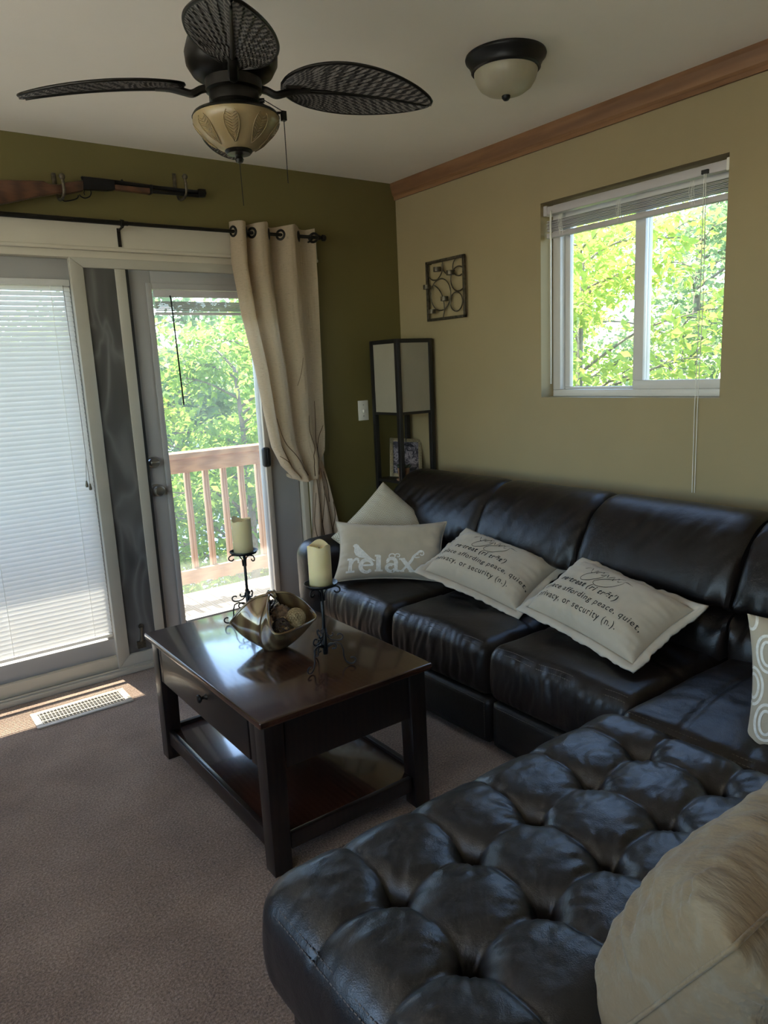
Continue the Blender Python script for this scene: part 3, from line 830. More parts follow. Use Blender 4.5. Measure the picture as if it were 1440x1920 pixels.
def tree(loc, h, spread, nleaf, size, mat, label, seed, shape='broad', low=0.15, lean=(0, 0), trunk_r=0.09):
    g = random.Random(seed)
    t = empty('broadleaf_tree', loc, label, 'tree', 'trees outside the windows')
    X, Y, Z = loc
    m = MB()
    path = [(X + lean[0] * f * f * h + 0.08 * math.sin(f * 5 + seed), Y + lean[1] * f * f * h + 0.06 * math.cos(f * 4 + seed), Z + f * h) for f in [i / 9 for i in range(10)]]
    m.tube(path, [trunk_r * (1 - 0.8 * i / 9) for i in range(10)], 8)
    br = []
    nb_ = 34
    for i in range(nb_):
        f = low + (1 - low) * (i + g.random()) / nb_
        k = min(8, int(f * 9)); fr = f * 9 - k
        p0 = Vector(path[k]).lerp(Vector(path[k + 1]), fr)
        a = g.uniform(0, 2 * PI); L = spread * (0.55 + 0.6 * g.random()) * (1 - 0.45 * f)
        el = g.uniform(0.05, 0.55)
        p3 = p0 + Vector((math.cos(a) * L, math.sin(a) * L, L * el))
        p2 = p0.lerp(p3, 0.5) + Vector((g.gauss(0, .08), g.gauss(0, .08), L * 0.10))
        bp = catmull([p0, p2, p3], 5)
        r0 = trunk_r * 0.32 * (1 - 0.6 * f)
        m.tube(bp, [r0 * (1 - 0.85 * q / (len(bp) - 1)) + 0.003 for q in range(len(bp))], 5)
        br.append(bp)
        for q in range(3):
            s0 = bp[g.randrange(3, len(bp))]
            a2 = a + g.uniform(-1.2, 1.2); L2 = L * g.uniform(0.25, 0.5)
            e = s0 + Vector((math.cos(a2) * L2, math.sin(a2) * L2, L2 * g.uniform(-0.2, 0.5)))
            tw = catmull([s0, s0.lerp(e, 0.5) + Vector((0, 0, 0.04)), e], 4)
            m.tube(tw, 0.0045, 4)
            br.append(tw); br.append(tw)
    m.build('trunk', M['bark'], t, smooth=True)
    pts = []
    for i in range(nleaf):
        b_ = br[g.randrange(len(br))]
        f = g.uniform(0.25, 1.0) * (len(b_) - 1); k = min(len(b_) - 2, int(f))
        p = b_[k].lerp(b_[k + 1], f - k)
        s = 0.10 + 0.05 * spread
        pts.append((p.x + g.gauss(0, s), p.y + g.gauss(0, s), p.z + g.gauss(0, s * 0.6)))
    me = leaves_mesh('foliage', pts, size, seed, shape)
    fo = link_mesh('foliage', me, mat, t, smooth=False)
    fo['kind'] = 'stuff'
    return t

G0 = -3.4
# beyond the deck railing (seen through the door)
tree((0.6, 3.6, G0), 4.9, 1.5, 9000, 0.095, M['leaf_a'], 'bright green tree close behind the deck railing', 11, 'lance', 0.35)
tree((2.3, 5.4, G0), 5.6, 1.9, 11000, 0.11, M['leaf_a'], 'leafy green tree behind the curtain side of the glass door', 12, 'broad', 0.25)
tree((-0.6, 5.6, G0), 5.3, 1.7, 9000, 0.10, M['leaf_b'], 'yellow-green sapling seen through the middle of the glass door', 13, 'broad', 0.3)
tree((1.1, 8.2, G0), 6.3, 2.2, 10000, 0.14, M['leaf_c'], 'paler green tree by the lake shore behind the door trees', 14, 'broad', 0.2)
tree((4.2, 9.0, G0), 6.6, 2.4, 10000, 0.15, M['leaf_a'], 'broad green tree by the lake shore', 15, 'broad', 0.2)
tree((-2.6, 6.2, G0), 5.0, 1.8, 6000, 0.12, M['leaf_a'], 'green tree behind the closed blind', 16, 'broad', 0.25)
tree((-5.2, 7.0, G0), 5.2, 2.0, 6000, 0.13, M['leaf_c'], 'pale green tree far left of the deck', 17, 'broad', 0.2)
# beyond the window in the beige wall
tree((3.0, 1.05, G0), 5.7, 1.5, 6500, 0.110, M['leaf_b'], 'yellow-green tree with drooping long leaves close to the right pane', 21, 'lance', 0.45)
tree((4.6, 3.2, G0), 6.0, 1.7, 7000, 0.085, M['leaf_a'], 'fresh green tree close to the left pane of the window', 22, 'broad', 0.35)
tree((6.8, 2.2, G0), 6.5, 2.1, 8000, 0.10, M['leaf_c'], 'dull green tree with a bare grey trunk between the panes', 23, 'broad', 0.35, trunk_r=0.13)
tree((8.5, 5.6, G0), 7.0, 2.4, 9000, 0.11, M['leaf_b'], 'yellow-green tree standing behind the left pane', 24, 'broad', 0.25)
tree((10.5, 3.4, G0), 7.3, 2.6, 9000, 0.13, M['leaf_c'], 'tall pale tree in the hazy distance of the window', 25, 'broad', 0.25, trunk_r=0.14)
tree((7.5, -0.6, G0), 6.5, 2.2, 8000, 0.15, M['leaf_a'], 'green tree beyond the right edge of the window', 26, 'broad', 0.25)

# ================================================================== SOFA
SY = [-0.56, -1.135, -1.715, -2.325]          # seat divisions
BY = [-0.42, -1.11, -1.69, -2.325]            # back divisions
sofa = empty('reclining_sofa', (-0.55, -1.35, 0), 'dark brown leather three-seat reclining sofa along the beige wall', 'sofa')

def stitch_line(m, pts, r=0.0011, dash=0.006, gap=0.003):
    """small dashes following a polyline"""
    pts = [Vector(p) for p in pts]
    acc = 0.0; cur = None
    for i in range(len(pts) - 1):
        a, b_ = pts[i], pts[i + 1]; L = (b_ - a).length
        if L < 1e-6: continue
        n = max(1, int(L / (dash + gap)))
        for k in range(n):
            t0 = k / n; t1 = t0 + dash / (dash + gap) / n
            p, q = a.lerp(b_, t0), a.lerp(b_, t1)
            m.tube([p, q], r, 4, cap=False)

def seat_disp(seed, front_x, tuft):
    def f(p, n, w):
        x, y, z = p
        top = max(0.0, n[2]); fr = max(0.0, -n[0])
        # puffed crown
        z += 0.030 * (1 - w[0] ** 2) * (1 - w[1] ** 2) * (1 if w[2] > 0 else 0)
        # pinch tuft in the middle of the seat
        if w[2] > 0.3:
            for (tx, ty) in tuft:
                d2 = ((x - tx) ** 2 + (y - ty) ** 2)
                z -= 0.020 * math.exp(-d2 / 0.0012) + 0.010 * math.exp(-d2 / 0.012)
            # seam across the seat
            z -= 0.008 * math.exp(-((x - tuft[0][0]) / 0.010) ** 2)
            z += 0.0035 * NZ(x * 7, y * 7, seed) + 0.002 * NZ(x * 24, y * 10, seed + 5)
        # soft gathered front
        g = math.exp(-((z - 0.395) / 0.10) ** 2)
        x -= fr * (0.018 * (1 - w[2] ** 2) + 0.0065 * NZ(y * 46 + 2.0 * NZ(y * 6, z * 9, seed), z * 7, seed) * (1 - 0.5 * w[2] ** 2))
        z += 0.004 * g * fr * NZ(y * 40, 0.3, seed + 2)
        # stitched crease along the front top edge
        d = (x - (front_x + 0.042)) ** 2 + (z - 0.425) ** 2
        return (x, y, z)
    return f

for i in range(3):
    y1, y0 = SY[i] - 0.004, SY[i + 1] + 0.004
    ym_ = (y0 + y1) / 2
    fx = -1.005
    tu = [(-0.735, ym_)]
    mm = rbox((fx, y0, 0.212), (-0.43, y1, 0.425), 0.045, (0.014, 0.0075, 0.012), seat_disp(i * 3.7, fx, tu))
    seat = mm.build('seat_cushion', M['leather'], sofa, smooth=True)
    st = MB()
    for off in (0.0, 0.014):
        pts = [(fx + 0.006 + off * 1.0, y, 0.4085 + 0.9 * off + 0.003 * math.sin(y * 30)) for y in np.linspace(y1 - 0.03, y0 + 0.03, 60)]
        stitch_line(st, pts, 0.0013)
    pts = [(-0.735, y, 0.4335 + 0.022 * (1 - ((y - ym_) / ((y1 - y0) / 2)) ** 2) - 0.02 * math.exp(-(y - ym_) ** 2 / 0.0025)) for y in np.linspace(y1 - 0.05, y0 + 0.05, 40)]
    sb = st.build('stitching', M['thread'], seat); sb['kind'] = 'stuff'
    # footrest panel below the cushion
    pn = rbox((-0.992, y0 + 0.002, 0.03), (-0.90, y1 - 0.002, 0.208), 0.016, 0.03,
              lambda p, n, w: (p[0] - 0.006 * max(0, -n[0]) * (1 - w[1] ** 2) + 0.002 * NZ(p[1] * 9, p[2] * 9, 3), p[1], p[2])).build('footrest_panel', M['leather_front'], sofa, smooth=True)
    st = MB()
    for yy in (y0 + 0.022,): stitch_line(st, [(-0.9975, yy, 0.045), (-0.9985, yy, 0.195)], 0.0012)
    stitch_line(st, [(-0.9965, y1 - 0.02, 0.192), (-0.9965, y0 + 0.02, 0.192)], 0.0012)
    sb = st.build('stitching', M['thread'], pn); sb['kind'] = 'stuff'

BACK_PROF = [(-0.535, 0.405), (-0.545, 0.44), (-0.54, 0.485), (-0.518, 0.525), (-0.470, 0.553), (-0.422, 0.566), (-0.465, 0.578), (-0.500, 0.602), (-0.500, 0.65),
             (-0.478, 0.705), (-0.438, 0.765), (-0.385, 0.822), (-0.32, 0.860), (-0.25, 0.872), (-0.185, 0.855), (-0.135, 0.80), (-0.115, 0.70), (-0.11, 0.55), (-0.11, 0.405)]
def back_cushion(y1, y0, seed, parent, prof=BACK_PROF, nm='back_cushion', ax='y', mat=None):
    pr = catmull([(a, b_, 0) for a, b_ in prof], 5)
    n = len(pr)
    ny = max(24, int(abs(y1 - y0) / 0.011))
    cx, cz = -0.30, 0.62
    m = MB(); vs_ = []
    for j in range(ny + 1):
        t = j / ny; w = 2 * t - 1
        y = y1 + (y0 - y1) * t
        e = max(0.0, (abs(w) - 0.80) / 0.20)
        sc = math.sqrt(max(0.0, 1 - e ** 2.6)) * 0.12 + 0.88 if e > 0 else 1.0
        for k, p in enumerate(pr):
            x, z = p.x, p.y
            f = k / (n - 1)
            # crease fades towards both ends
            crease = math.exp(-((z - 0.566) / 0.045) ** 2) * (1 if f < 0.5 else 0)
            x -= crease * 0.045 * (abs(w) ** 3)
            xx = cx + (x - cx) * (sc if f < 0.75 else 1); zz = cz + (z - cz) * (1 - (1 - sc) * 0.75)
            front = 1.0 if f < 0.62 else 0.2
            # gathers radiating from the crease
            g1 = math.exp(-((z - 0.61) / 0.05) ** 2); g2 = math.exp(-((z - 0.53) / 0.04) ** 2)
            wr = 0.0105 * (g1 + g2) * NZ(y * 34, z * 6, seed) * (0.35 + 0.65 * abs(w) ** 2)
            wr += 0.0045 * NZ(y * 6, z * 7, seed + 9) + 0.0022 * NZ(y * 18 + z * 10, z * 14, seed + 4)
            wr += 0.008 * math.exp(-((z - 0.80) / 0.06) ** 2) * NZ(y * 30 + z * 20, z * 8, seed + 2)
            # corner pinch at the crease ends
            pin = crease * math.exp(-((abs(w) - 0.86) / 0.07) ** 2) * 0.03
            vs_.append((xx - wr * front + pin, y, zz + wr * 0.3))
    fs_ = []
    for j in range(ny):
        for k in range(n - 1):
            fs_.append((j * n + k, (j + 1) * n + k, (j + 1) * n + k + 1, j * n + k + 1))
        fs_.append((j * n + n - 1, (j + 1) * n + n - 1, (j + 1) * n, j * n))
    fs_.append(tuple(range(n))); fs_.append(tuple(ny * n + k for k in range(n - 1, -1, -1)))
    m.add(vs_, fs_)
    return m
for i in range(3):
    m = back_cushion(BY[i] - 0.003, BY[i + 1] + 0.003, 11.3 * i, sofa)
    bc = m.build('back_cushion', M['leather'], sofa, smooth='auto')
    st = MB()
    if i == 2:
        stitch_line(st, [(-0.46 + 0.2 * t * t, BY[3] + 0.034, 0.60 + 0.25 * t) for t in np.linspace(0, 1, 14)], 0.0013)
        sb = st.build('stitching', M['thread'], bc); sb['kind'] = 'stuff'
# frame under the seats and behind the backs
box('base', (-0.90, -2.32, 0.03), (-0.10, -0.36, 0.21), M['leather_front'], sofa, 0.01)
box('back_shell', (-0.108, -2.32, 0.05), (-0.055, -0.42, 0.80), M['leather_front'], sofa, 0.015)
for (fx_, fy_) in ((-0.85, -0.42), (-0.85, -2.25), (-0.15, -0.42), (-0.15, -2.25)): box('foot', (fx_ - 0.03, fy_ - 0.03, 0), (fx_ + 0.03, fy_ + 0.03, 0.03), M['rubber'], sofa)
# padded arm by the glass doors
def arm_disp(p, n, w):
    x, y, z = p
    if w[2] > 0: y += 0.012 * n[1]
    x -= max(0, -n[0]) * 0.012 * (1 - w[1] ** 2)
    return (x + 0.002 * NZ(y * 12, z * 12, 2), y, z + 0.003 * NZ(x * 8, y * 14, 4))
rbox((-1.015, -0.555, 0.03), (-0.12, -0.345, 0.60), 0.085, 0.018, arm_disp).build('arm', M['leather'], sofa, smooth=True)

# ---- corner seat of the sectional
cs = empty('corner_seat', (-0.6, -2.7, 0), 'dark leather corner seat between the sofa and the tufted chaise', 'sofa')
def corner_disp(p, n, w):
    x, y, z = p
    z += 0.030 * (1 - w[0] ** 2) * (1 - w[1] ** 2) * (1 if w[2] > 0 else 0)
    if w[2] > 0.3:
        for s in (-2.50, -2.68):
            z -= 0.007 * math.exp(-((y - s + 0.25 * (x + 0.7) ** 2 - 0.02) / 0.009) ** 2)
        z += 0.004 * NZ(x * 6, y * 14, 31) + 0.003 * NZ(x * 22, y * 9, 8)
    return (x - max(0, -n[0]) * 0.004 * NZ(y * 40, z * 8, 3), y, z)
seat = rbox((-1.105, -2.93, 0.20), (-0.40, -2.335, 0.440), 0.04, (0.013, 0.011, 0.015), corner_disp).build('seat_cushion', M['leather'], cs, smooth=True)
st = MB()
for off in (0.0, 0.012): stitch_line(st, [(-1.098 + off, y, 0.4265 + 0.8 * off) for y in np.linspace(-2.36, -2.90, 50)], 0.0014)
sb = st.build('stitching', M['thread'], seat); sb['kind'] = 'stuff'
box('base', (-1.085, -3.36, 0.03), (-0.12, -2.335, 0.20), M['leather_front'], cs, 0.01)
for (fx_, fy_) in ((-1.0, -2.95), (-1.0, -2.42), (-0.2, -2.95), (-0.2, -2.42)): box('foot', (fx_ - 0.03, fy_ - 0.03, 0), (fx_ + 0.03, fy_ + 0.03, 0.03), M['rubber'], cs)
m = back_cushion(-2.335, -2.93, 44.0, cs)
m.build('back_cushion', M['leather'], cs, smooth='auto')
def turn(m, y_ref):      # profile running along x instead of y: swap so the back faces +y
    m.v = [(y, y_ref - (x + 0.11), z) for (x, y, z) in m.v]
    return m
def rear_back(x0, x1, seed, yr=-3.40):
    m = back_cushion(x0, x1, seed, None)
    m.v = [(y, yr - (x + 0.11) * 1.0, z) for (x, y, z) in m.v]
    return m
rear_back(-0.45, -1.105, 61.0).build('back_cushion', M['leather'], cs, smooth='auto')

# ---- tufted chaise
ch = empty('tufted_chaise', (-1.66, -2.65, 0), 'near-black tufted leather chaise in the foreground', 'chaise')
CX0, CX1, CY0, CY1 = -2.215, -1.112, -2.93, -2.315
TX = [-2.215, -2.028, -1.845, -1.658, -1.462, -1.268, -1.112]
TY = [-2.93, -2.720, -2.530, -2.315]
ZT = 0.462
def seg(v, arr):
    for i in range(len(arr) - 1):
        if v <= arr[i + 1] or i == len(arr) - 2:
            return i, min(1, max(0, (v - arr[i]) / (arr[i + 1] - arr[i])))
def chaise_disp(p, n, w):
    x, y, z = p
    if w[2] > 0.0:
        top = min(1.0, max(0.0, n[2])) ** 0.5
        i, u = seg(x, TX); j, v = seg(y, TY)
        # bulge of each biscuit; outer cells stay high at the rim
        u2 = u if 0 < i < len(TX) - 2 else (0.5 + 0.5 * u if i == 0 else 0.5 * u)
        v2 = v if 0 < j < len(TY) - 2 else (0.5 + 0.5 * v if j == 0 else 0.5 * v)
        if i == 0: u2 = 1 - (1 - u) * 0.55 if False else 0.45 + 0.55 * u
        if i == len(TX) - 2: u2 = 0.55 * u
        if j == 0: v2 = 0.45 + 0.55 * v
        if j == len(TY) - 2: v2 = 0.55 * v
        su, sv = math.sin(PI * u2), math.sin(PI * v2)
        # seams are shallow mid-span, deep only at the tufts
        hgt = 0.050 * (1 - (1 - su) ** 4 * (1 - sv) ** 4 * 1.0)
        dx = min(abs(x - t) for t in TX[1:-1]); dy = min(abs(y - t) for t in TY[1:-1])
        crease = 0.012 * math.exp(-dx / 0.013) + 0.012 * math.exp(-dy / 0.013)
        soft = 0.003 * math.exp(-dx / 0.05) + 0.003 * math.exp(-dy / 0.05)
        tuft = 0.040 * math.exp(-math.hypot(dx, dy) / 0.028)
        wr = 0
        ang = math.atan2(y - min(TY[1:-1], key=lambda t: abs(y - t)), x - min(TX[1:-1], key=lambda t: abs(x - t)))
        rad = math.hypot(dx, dy)
        wr += 0.0045 * math.exp(-((rad - 0.055) / 0.035) ** 2) * NZ(ang * 5.5, i * 3.3 + j * 7.1, rad * 6)
        wr += 0.0034 * NZ(x * 9, y * 9, 3) + 0.0022 * NZ(x * 16 + y * 30, y * 30 - x * 10, 6) + 0.0012 * NZ(x * 50, y * 90, 12)
        z += top * (hgt - 0.042 - crease - soft - tuft + wr)
    side = max(0.0, n[1]) + max(0.0, -n[0])
    if side > 0:
        bulge = 0.016 * (1 - w[2] ** 2) * side
        x += n[0] * bulge; y += n[1] * bulge
        x += 0.003 * n[0] * NZ(y * 14, z * 10, 2); y += 0.003 * n[1] * NZ(x * 14, z * 10, 2)
    return (x, y, z)
cush = rbox((CX0, CY0, 0.19), (CX1, CY1, ZT), 0.075, (0.0062, 0.0062, 0.014), chaise_disp).build('tufted_cushion', M['chaise_leather'], ch, smooth=True)
st = MB()
def rim_out(z):
    r_ = 0.075; h_ = (ZT - 0.19) / 2; w_ = (z - (ZT + 0.19) / 2) / h_
    k_ = max(0.0, z - (ZT - r_)); nrm = math.sqrt(max(0.0, r_ * r_ - k_ * k_)) / r_
    return 0.016 * (1 - w_ * w_) * nrm - (r_ - r_ * nrm) + 0.0012
for zz in (ZT - 0.046, ZT - 0.034):
    o_ = rim_out(zz)
    pts = [(x, CY1 + o_, zz) for x in np.linspace(CX1 - 0.03, CX0 + 0.075, 110)]
    for k in range(1, 9):
        an = k / 9 * PI / 2
        pts.append((CX0 + 0.075 - (0.075 + o_) * math.sin(an), CY1 - 0.075 + (0.075 + o_) * math.cos(an), zz))
    pts += [(CX0 - o_, y, zz) for y in np.linspace(CY1 - 0.075, CY0 + 0.03, 50)]
    stitch_line(st, pts, 0.0015, 0.007, 0.0035)
sb = st.build('stitching', M['thread'], cush); sb['kind'] = 'stuff'
rbox((CX0 + 0.035, -3.60, 0.03), (CX1 - 0.005, CY1 - 0.03, 0.19), 0.02, 0.05).build('base', M['leather_front'], ch, smooth=True)
for (fx_, fy_) in ((-2.1, -2.9), (-2.1, -2.42), (-1.2, -2.9), (-1.2, -2.42)): box('foot', (fx_ - 0.03, fy_ - 0.03, 0), (fx_ + 0.03, fy_ + 0.03, 0.03), M['rubber'], ch)
rear_back(-1.115, -1.93, 71.0, -3.66).build('back_cushion', M['leather'], ch, smooth='auto')

# ================================================================== COFFEE TABLE
tx0, tx1, ty0, ty1 = -1.952, -1.345, -1.822, -0.885
TZ = 0.49
ct = empty('coffee_table', ((tx0 + tx1) / 2, (ty0 + ty1) / 2, 0), 'espresso wood coffee table with a drawer and a lower shelf', 'table')
box('tabletop', (tx0, ty0, TZ - 0.022), (tx1, ty1, TZ), M['espresso'], ct, 0.005, 3)
lg = 0.062; ins = 0.018
lx0, lx1, ly0, ly1 = tx0 + ins, tx1 - ins, ty0 + ins, ty1 - ins
for ax in (lx0, lx1 - lg):
    for ay in (ly0, ly1 - lg):
        m = MB()
        bx, by = (ax + lg / 2), (ay + lg / 2)
        ox = -0.010 if ax == lx0 else 0.010
        oy = -0.010 if ay == ly0 else 0.010
        hh = lg / 2
        def R4(cx, cy, h_, z): return [(cx - h_, cy - h_, z), (cx + h_, cy - h_, z), (cx + h_, cy + h_, z), (cx - h_, cy + h_, z)]
        m.add(R4(bx + ox * 0.4, by + oy * 0.4, hh * 0.92, 0) + R4(bx, by, hh, TZ - 0.022), [(3, 2, 1, 0), (4, 5, 6, 7), (0, 1, 5, 4), (1, 2, 6, 5), (2, 3, 7, 6), (3, 0, 4, 7)])
        m.build('leg', M['espresso_frame'], ct, bevel=0.003, smooth='auto')
az = 0.318
box('end_apron', (lx0 + lg, ly0 + 0.006, az), (lx1 - lg, ly0 + 0.026, TZ - 0.022), M['espresso_frame'], ct, 0.002)
box('end_apron', (lx0 + lg, ly1 - 0.026, az), (lx1 - lg, ly1 - 0.006, TZ - 0.022), M['espresso_frame'], ct, 0.002)
box('side_apron', (lx1 - 0.026, ly0 + lg, az), (lx1 - 0.006, ly1 - lg, TZ - 0.022), M['espresso_frame'], ct, 0.002)
box('drawer_rail', (lx0 + 0.004, ly0 + lg, TZ - 0.034), (lx0 + 0.024, ly1 - lg, TZ - 0.022), M['espresso_frame'], ct)
dr = box('drawer_front', (lx0 + 0.001, ly0 + lg + 0.046, az + 0.002), (lx0 + 0.021, ly1 - lg - 0.030, TZ - 0.037), M['espresso_frame'], ct, 0.003)
box('drawer_stop', (lx0 + 0.003, ly0 + lg, az), (lx0 + 0.022, ly0 + lg + 0.040, TZ - 0.034), M['espresso_frame'], ct, 0.002)
box('drawer_stop', (lx0 + 0.003, ly1 - lg - 0.026, az), (lx0 + 0.022, ly1 - lg, TZ - 0.034), M['espresso_frame'], ct, 0.002)
kk = pix(375, 1310, 0, lx0 - 0.02)
MB().lathe([(0.011, 0.001), (0.0085, -0.004), (0.005, -0.010), (0.0055, -0.016), (0.013, -0.021), (0.0145, -0.025), (0.012, -0.030), (0.004, -0.032)], (lx0 + 0.001, kk.y, kk.z), 20, 'x').build('knob', M['darkmetal'], dr, smooth='auto')
sz = 0.105
box('lower_shelf', (lx0 + 0.025, ly0 + 0.025, sz - 0.02), (lx1 - 0.025, ly1 - 0.025, sz), M['espresso'], ct, 0.002)
box('shelf_rail', (lx0 + 0.008, ly0 + lg, sz - 0.045), (lx0 + 0.027, ly1 - lg, sz + 0.012), M['espresso_frame'], ct, 0.003)
box('shelf_rail', (lx1 - 0.027, ly0 + lg, sz - 0.045), (lx1 - 0.008, ly1 - lg, sz + 0.012), M['espresso_frame'], ct, 0.003)
box('shelf_rail', (lx0 + lg, ly0 + 0.008, sz - 0.045), (lx1 - lg, ly0 + 0.027, sz + 0.004), M['espresso_frame'], ct, 0.003)
box('shelf_rail', (lx0 + lg, ly1 - 0.027, sz - 0.045), (lx1 - lg, ly1 - 0.008, sz + 0.012), M['espresso_frame'], ct, 0.003)

# ---- candle holders and candles
def spiral(c, r0, r1, a0, a1, n=16):
    return [(c[0] + (r0 + (r1 - r0) * i / n) * math.cos(a0 + (a1 - a0) * i / n), c[1] + (r0 + (r1 - r0) * i / n) * math.sin(a0 + (a1 - a0) * i / n)) for i in range(n + 1)]
def candle_holder(loc, rot, label):
    t = empty('candle_holder', loc, label, 'candle holder', 'scrolled black candle holders')
    t.rotation_euler = (0, 0, rot)
    mt = M['blackmetal']
    def B(m, nm, smooth=True): return m.build(nm, mt, t, smooth=smooth, local=True)
    HP = 0.272
    B(MB().tube([(0, 0, 0.045), (0, 0, HP - 0.004)], 0.0052, 8), 'stem')
    B(MB().tube([(0, 0, 0.040), (0, 0, 0.125)], 0.0078, 8), 'sleeve')
    B(MB().lathe([(0.0, HP - 0.003), (0.046, HP - 0.003), (0.052, HP + 0.004), (0.053, HP + 0.004), (0.047, HP - 0.006), (0.0, HP - 0.007)], (0, 0, 0), 32, cap=False), 'drip_plate')
    for k in range(3):
        a = 2 * PI * k / 3
        ca, sa = math.cos(a), math.sin(a)
        def L3(pts): return [(x * ca * 1.15, x * sa * 1.15, z) for x, z in pts]
        # foot scroll: curl on the stem, sweeps out and ends in a curl on the table
        p = spiral((0.022, 0.062), 0.004, 0.017, 4.2, 4.2 + 5.2, 14)
        p += [(0.030, 0.078), (0.044, 0.072), (0.050, 0.052), (0.050, 0.032), (0.055, 0.014)]
        p += spiral((0.072, 0.0185), 0.016, 0.006, PI + 0.35, PI + 0.35 + 4.9, 16)
        B(MB().tube(L3(p), 0.0028, 6), 'foot_scroll')
        # upper scroll pair
        p = spiral((0.018, 0.108), 0.004, 0.013, 0.6, -3.6, 12) + [(0.008, 0.098), (0.016, 0.088), (0.030, 0.084)] + spiral((0.040, 0.098), 0.0145, 0.005, -1.9, 2.6, 14)
        B(MB().tube(L3(p), 0.0026, 6), 'upper_scroll')
        # curl under the plate
        p = [(0.006, HP - 0.055), (0.007, HP - 0.03), (0.016, HP - 0.014), (0.030, HP - 0.010)] + spiral((0.040, HP - 0.022), 0.0135, 0.005, 2.0, -3.0, 14)
        B(MB().tube(L3(p), 0.0026, 6), 'plate_scroll')
    return t
def candle(loc, r, h, label, seed):
    m = MB()
    g = random.Random(seed)
    ph = g.random() * 6
    def top(a): return h - 0.006 + 0.005 * math.sin(a * 2 + ph) + 0.004 * math.sin(a * 3 + ph * 2) - 0.008 * math.exp(-((a - 4.4) / 0.35) ** 2)
    n = 40; vs_ = []; rings = [(r, lambda a: 0.0), (r, lambda a: h * 0.3), (r, lambda a: h * 0.6), (r * 0.995, lambda a: top(a) - 0.003), (r * 0.975, top), (r * 0.92, lambda a: top(a) - 0.0005), (r * 0.86, lambda a: h - 0.022), (r * 0.5, lambda a: h - 0.026), (0.001, lambda a: h - 0.027)]
    for rr_, f in rings:
        for k in range(n):
            a = 2 * PI * k / n; vs_.append((loc[0] + rr_ * math.cos(a), loc[1] + rr_ * math.sin(a), loc[2] + f(a)))
    fs_ = [tuple(range(n - 1, -1, -1))]
    for i in range(len(rings) - 1):
        for k in range(n):
            l = (k + 1) % n; fs_.append((i * n + k, i * n + l, (i + 1) * n + l, (i + 1) * n + k))
    t = empty('pillar_candle', loc, label, 'candle', 'ivory pillar candles')
    m.add(vs_, fs_); m.build('wax', M['wax'], t, smooth=True)
    MB().tube([(loc[0], loc[1], loc[2] + h - 0.028), (loc[0] + 0.001, loc[1], loc[2] + h - 0.016)], 0.0012, 5).build('wick', M['rubber'], t)
H1 = (-1.608, -1.610, TZ); H2 = (-1.597, -1.040, TZ)
candle_holder(H1, math.radians(-38), 'scrolled black metal candle holder on the table, nearer the viewer')
candle_holder(H2, math.radians(-75), 'scrolled black metal candle holder on the table, nearer the glass door')
candle((H1[0], H1[1], TZ + 0.2695), 0.036, 0.135, 'ivory pillar candle nearer the sofa, in front of its arm', 2)
candle((H2[0], H2[1], TZ + 0.2695), 0.036, 0.135, 'ivory pillar candle in front of the deck balusters', 5)

# ---- art glass basket
BC = Vector((-1.655, -1.355, TZ + 0.0025))
gb = empty('glass_basket', BC, 'amber swirled art glass basket bowl with a pinched handle', 'bowl')
gb.rotation_euler = (0, 0, math.radians(-72))
def basket(th, v):
    a = 0.124
    c, s = math.cos(th), math.sin(th)
    # pinched rim
    rx = a * (1 if c > 0 else 1.0) * (abs(c) ** 0.75) * (1 if c >= 0 else -1)
    s2 = abs(math.sin(2 * th)) ** 0.75
    ry = 0.096 * s2 * (1 if s >= 0 else -1) + 0.006 * (1 if s >= 0 else -1)
    rz = 0.094 + 0.096 * abs(s) ** 6
    bx_, by_ = 0.036 * c, 0.036 * s
    # bowl wall profile
    e = v ** 0.9
    bul = math.sin(PI * v) * 0.003
    x = bx_ + (rx - bx_) * (e ** 1.05) + bul * c
    y = by_ + (ry - by_) * (e ** (1.0 + 0.8 * abs(s) ** 3)) + (bul + math.sin(PI * v) * 0.034 * abs(s) ** 2) * s
    z = rz * (v ** 1.15)
    return (x, y, z)
m = MB(); m.grid(lambda u, v: basket(2 * PI * u, v), 96, 26, cu=True)
base_n = len(m.v)
m.add([basket(2 * PI * i / 96, 0) for i in range(96)], [tuple(range(95, -1, -1))])
bo = m.build('glass_body', M['goldglass'], gb, smooth=True, weld=1e-5, local=True)
md = bo.modifiers.new('thick', 'SOLIDIFY'); md.thickness = 0.0045; md.offset = 0
MB().tube([basket(2 * PI * i / 96, 1.0) for i in range(96)], 0.0042, 8, closed=True).build('rolled_rim', M['goldglass'], gb, smooth=True, local=True)
MB().tube([(0.02, 0, 0.178), (0.008, 0, 0.190), (-0.008, 0, 0.192), (-0.022, 0, 0.180)], [0.007, 0.010, 0.010, 0.007], 10).build('handle', M['goldglass'], gb, smooth=True, local=True)

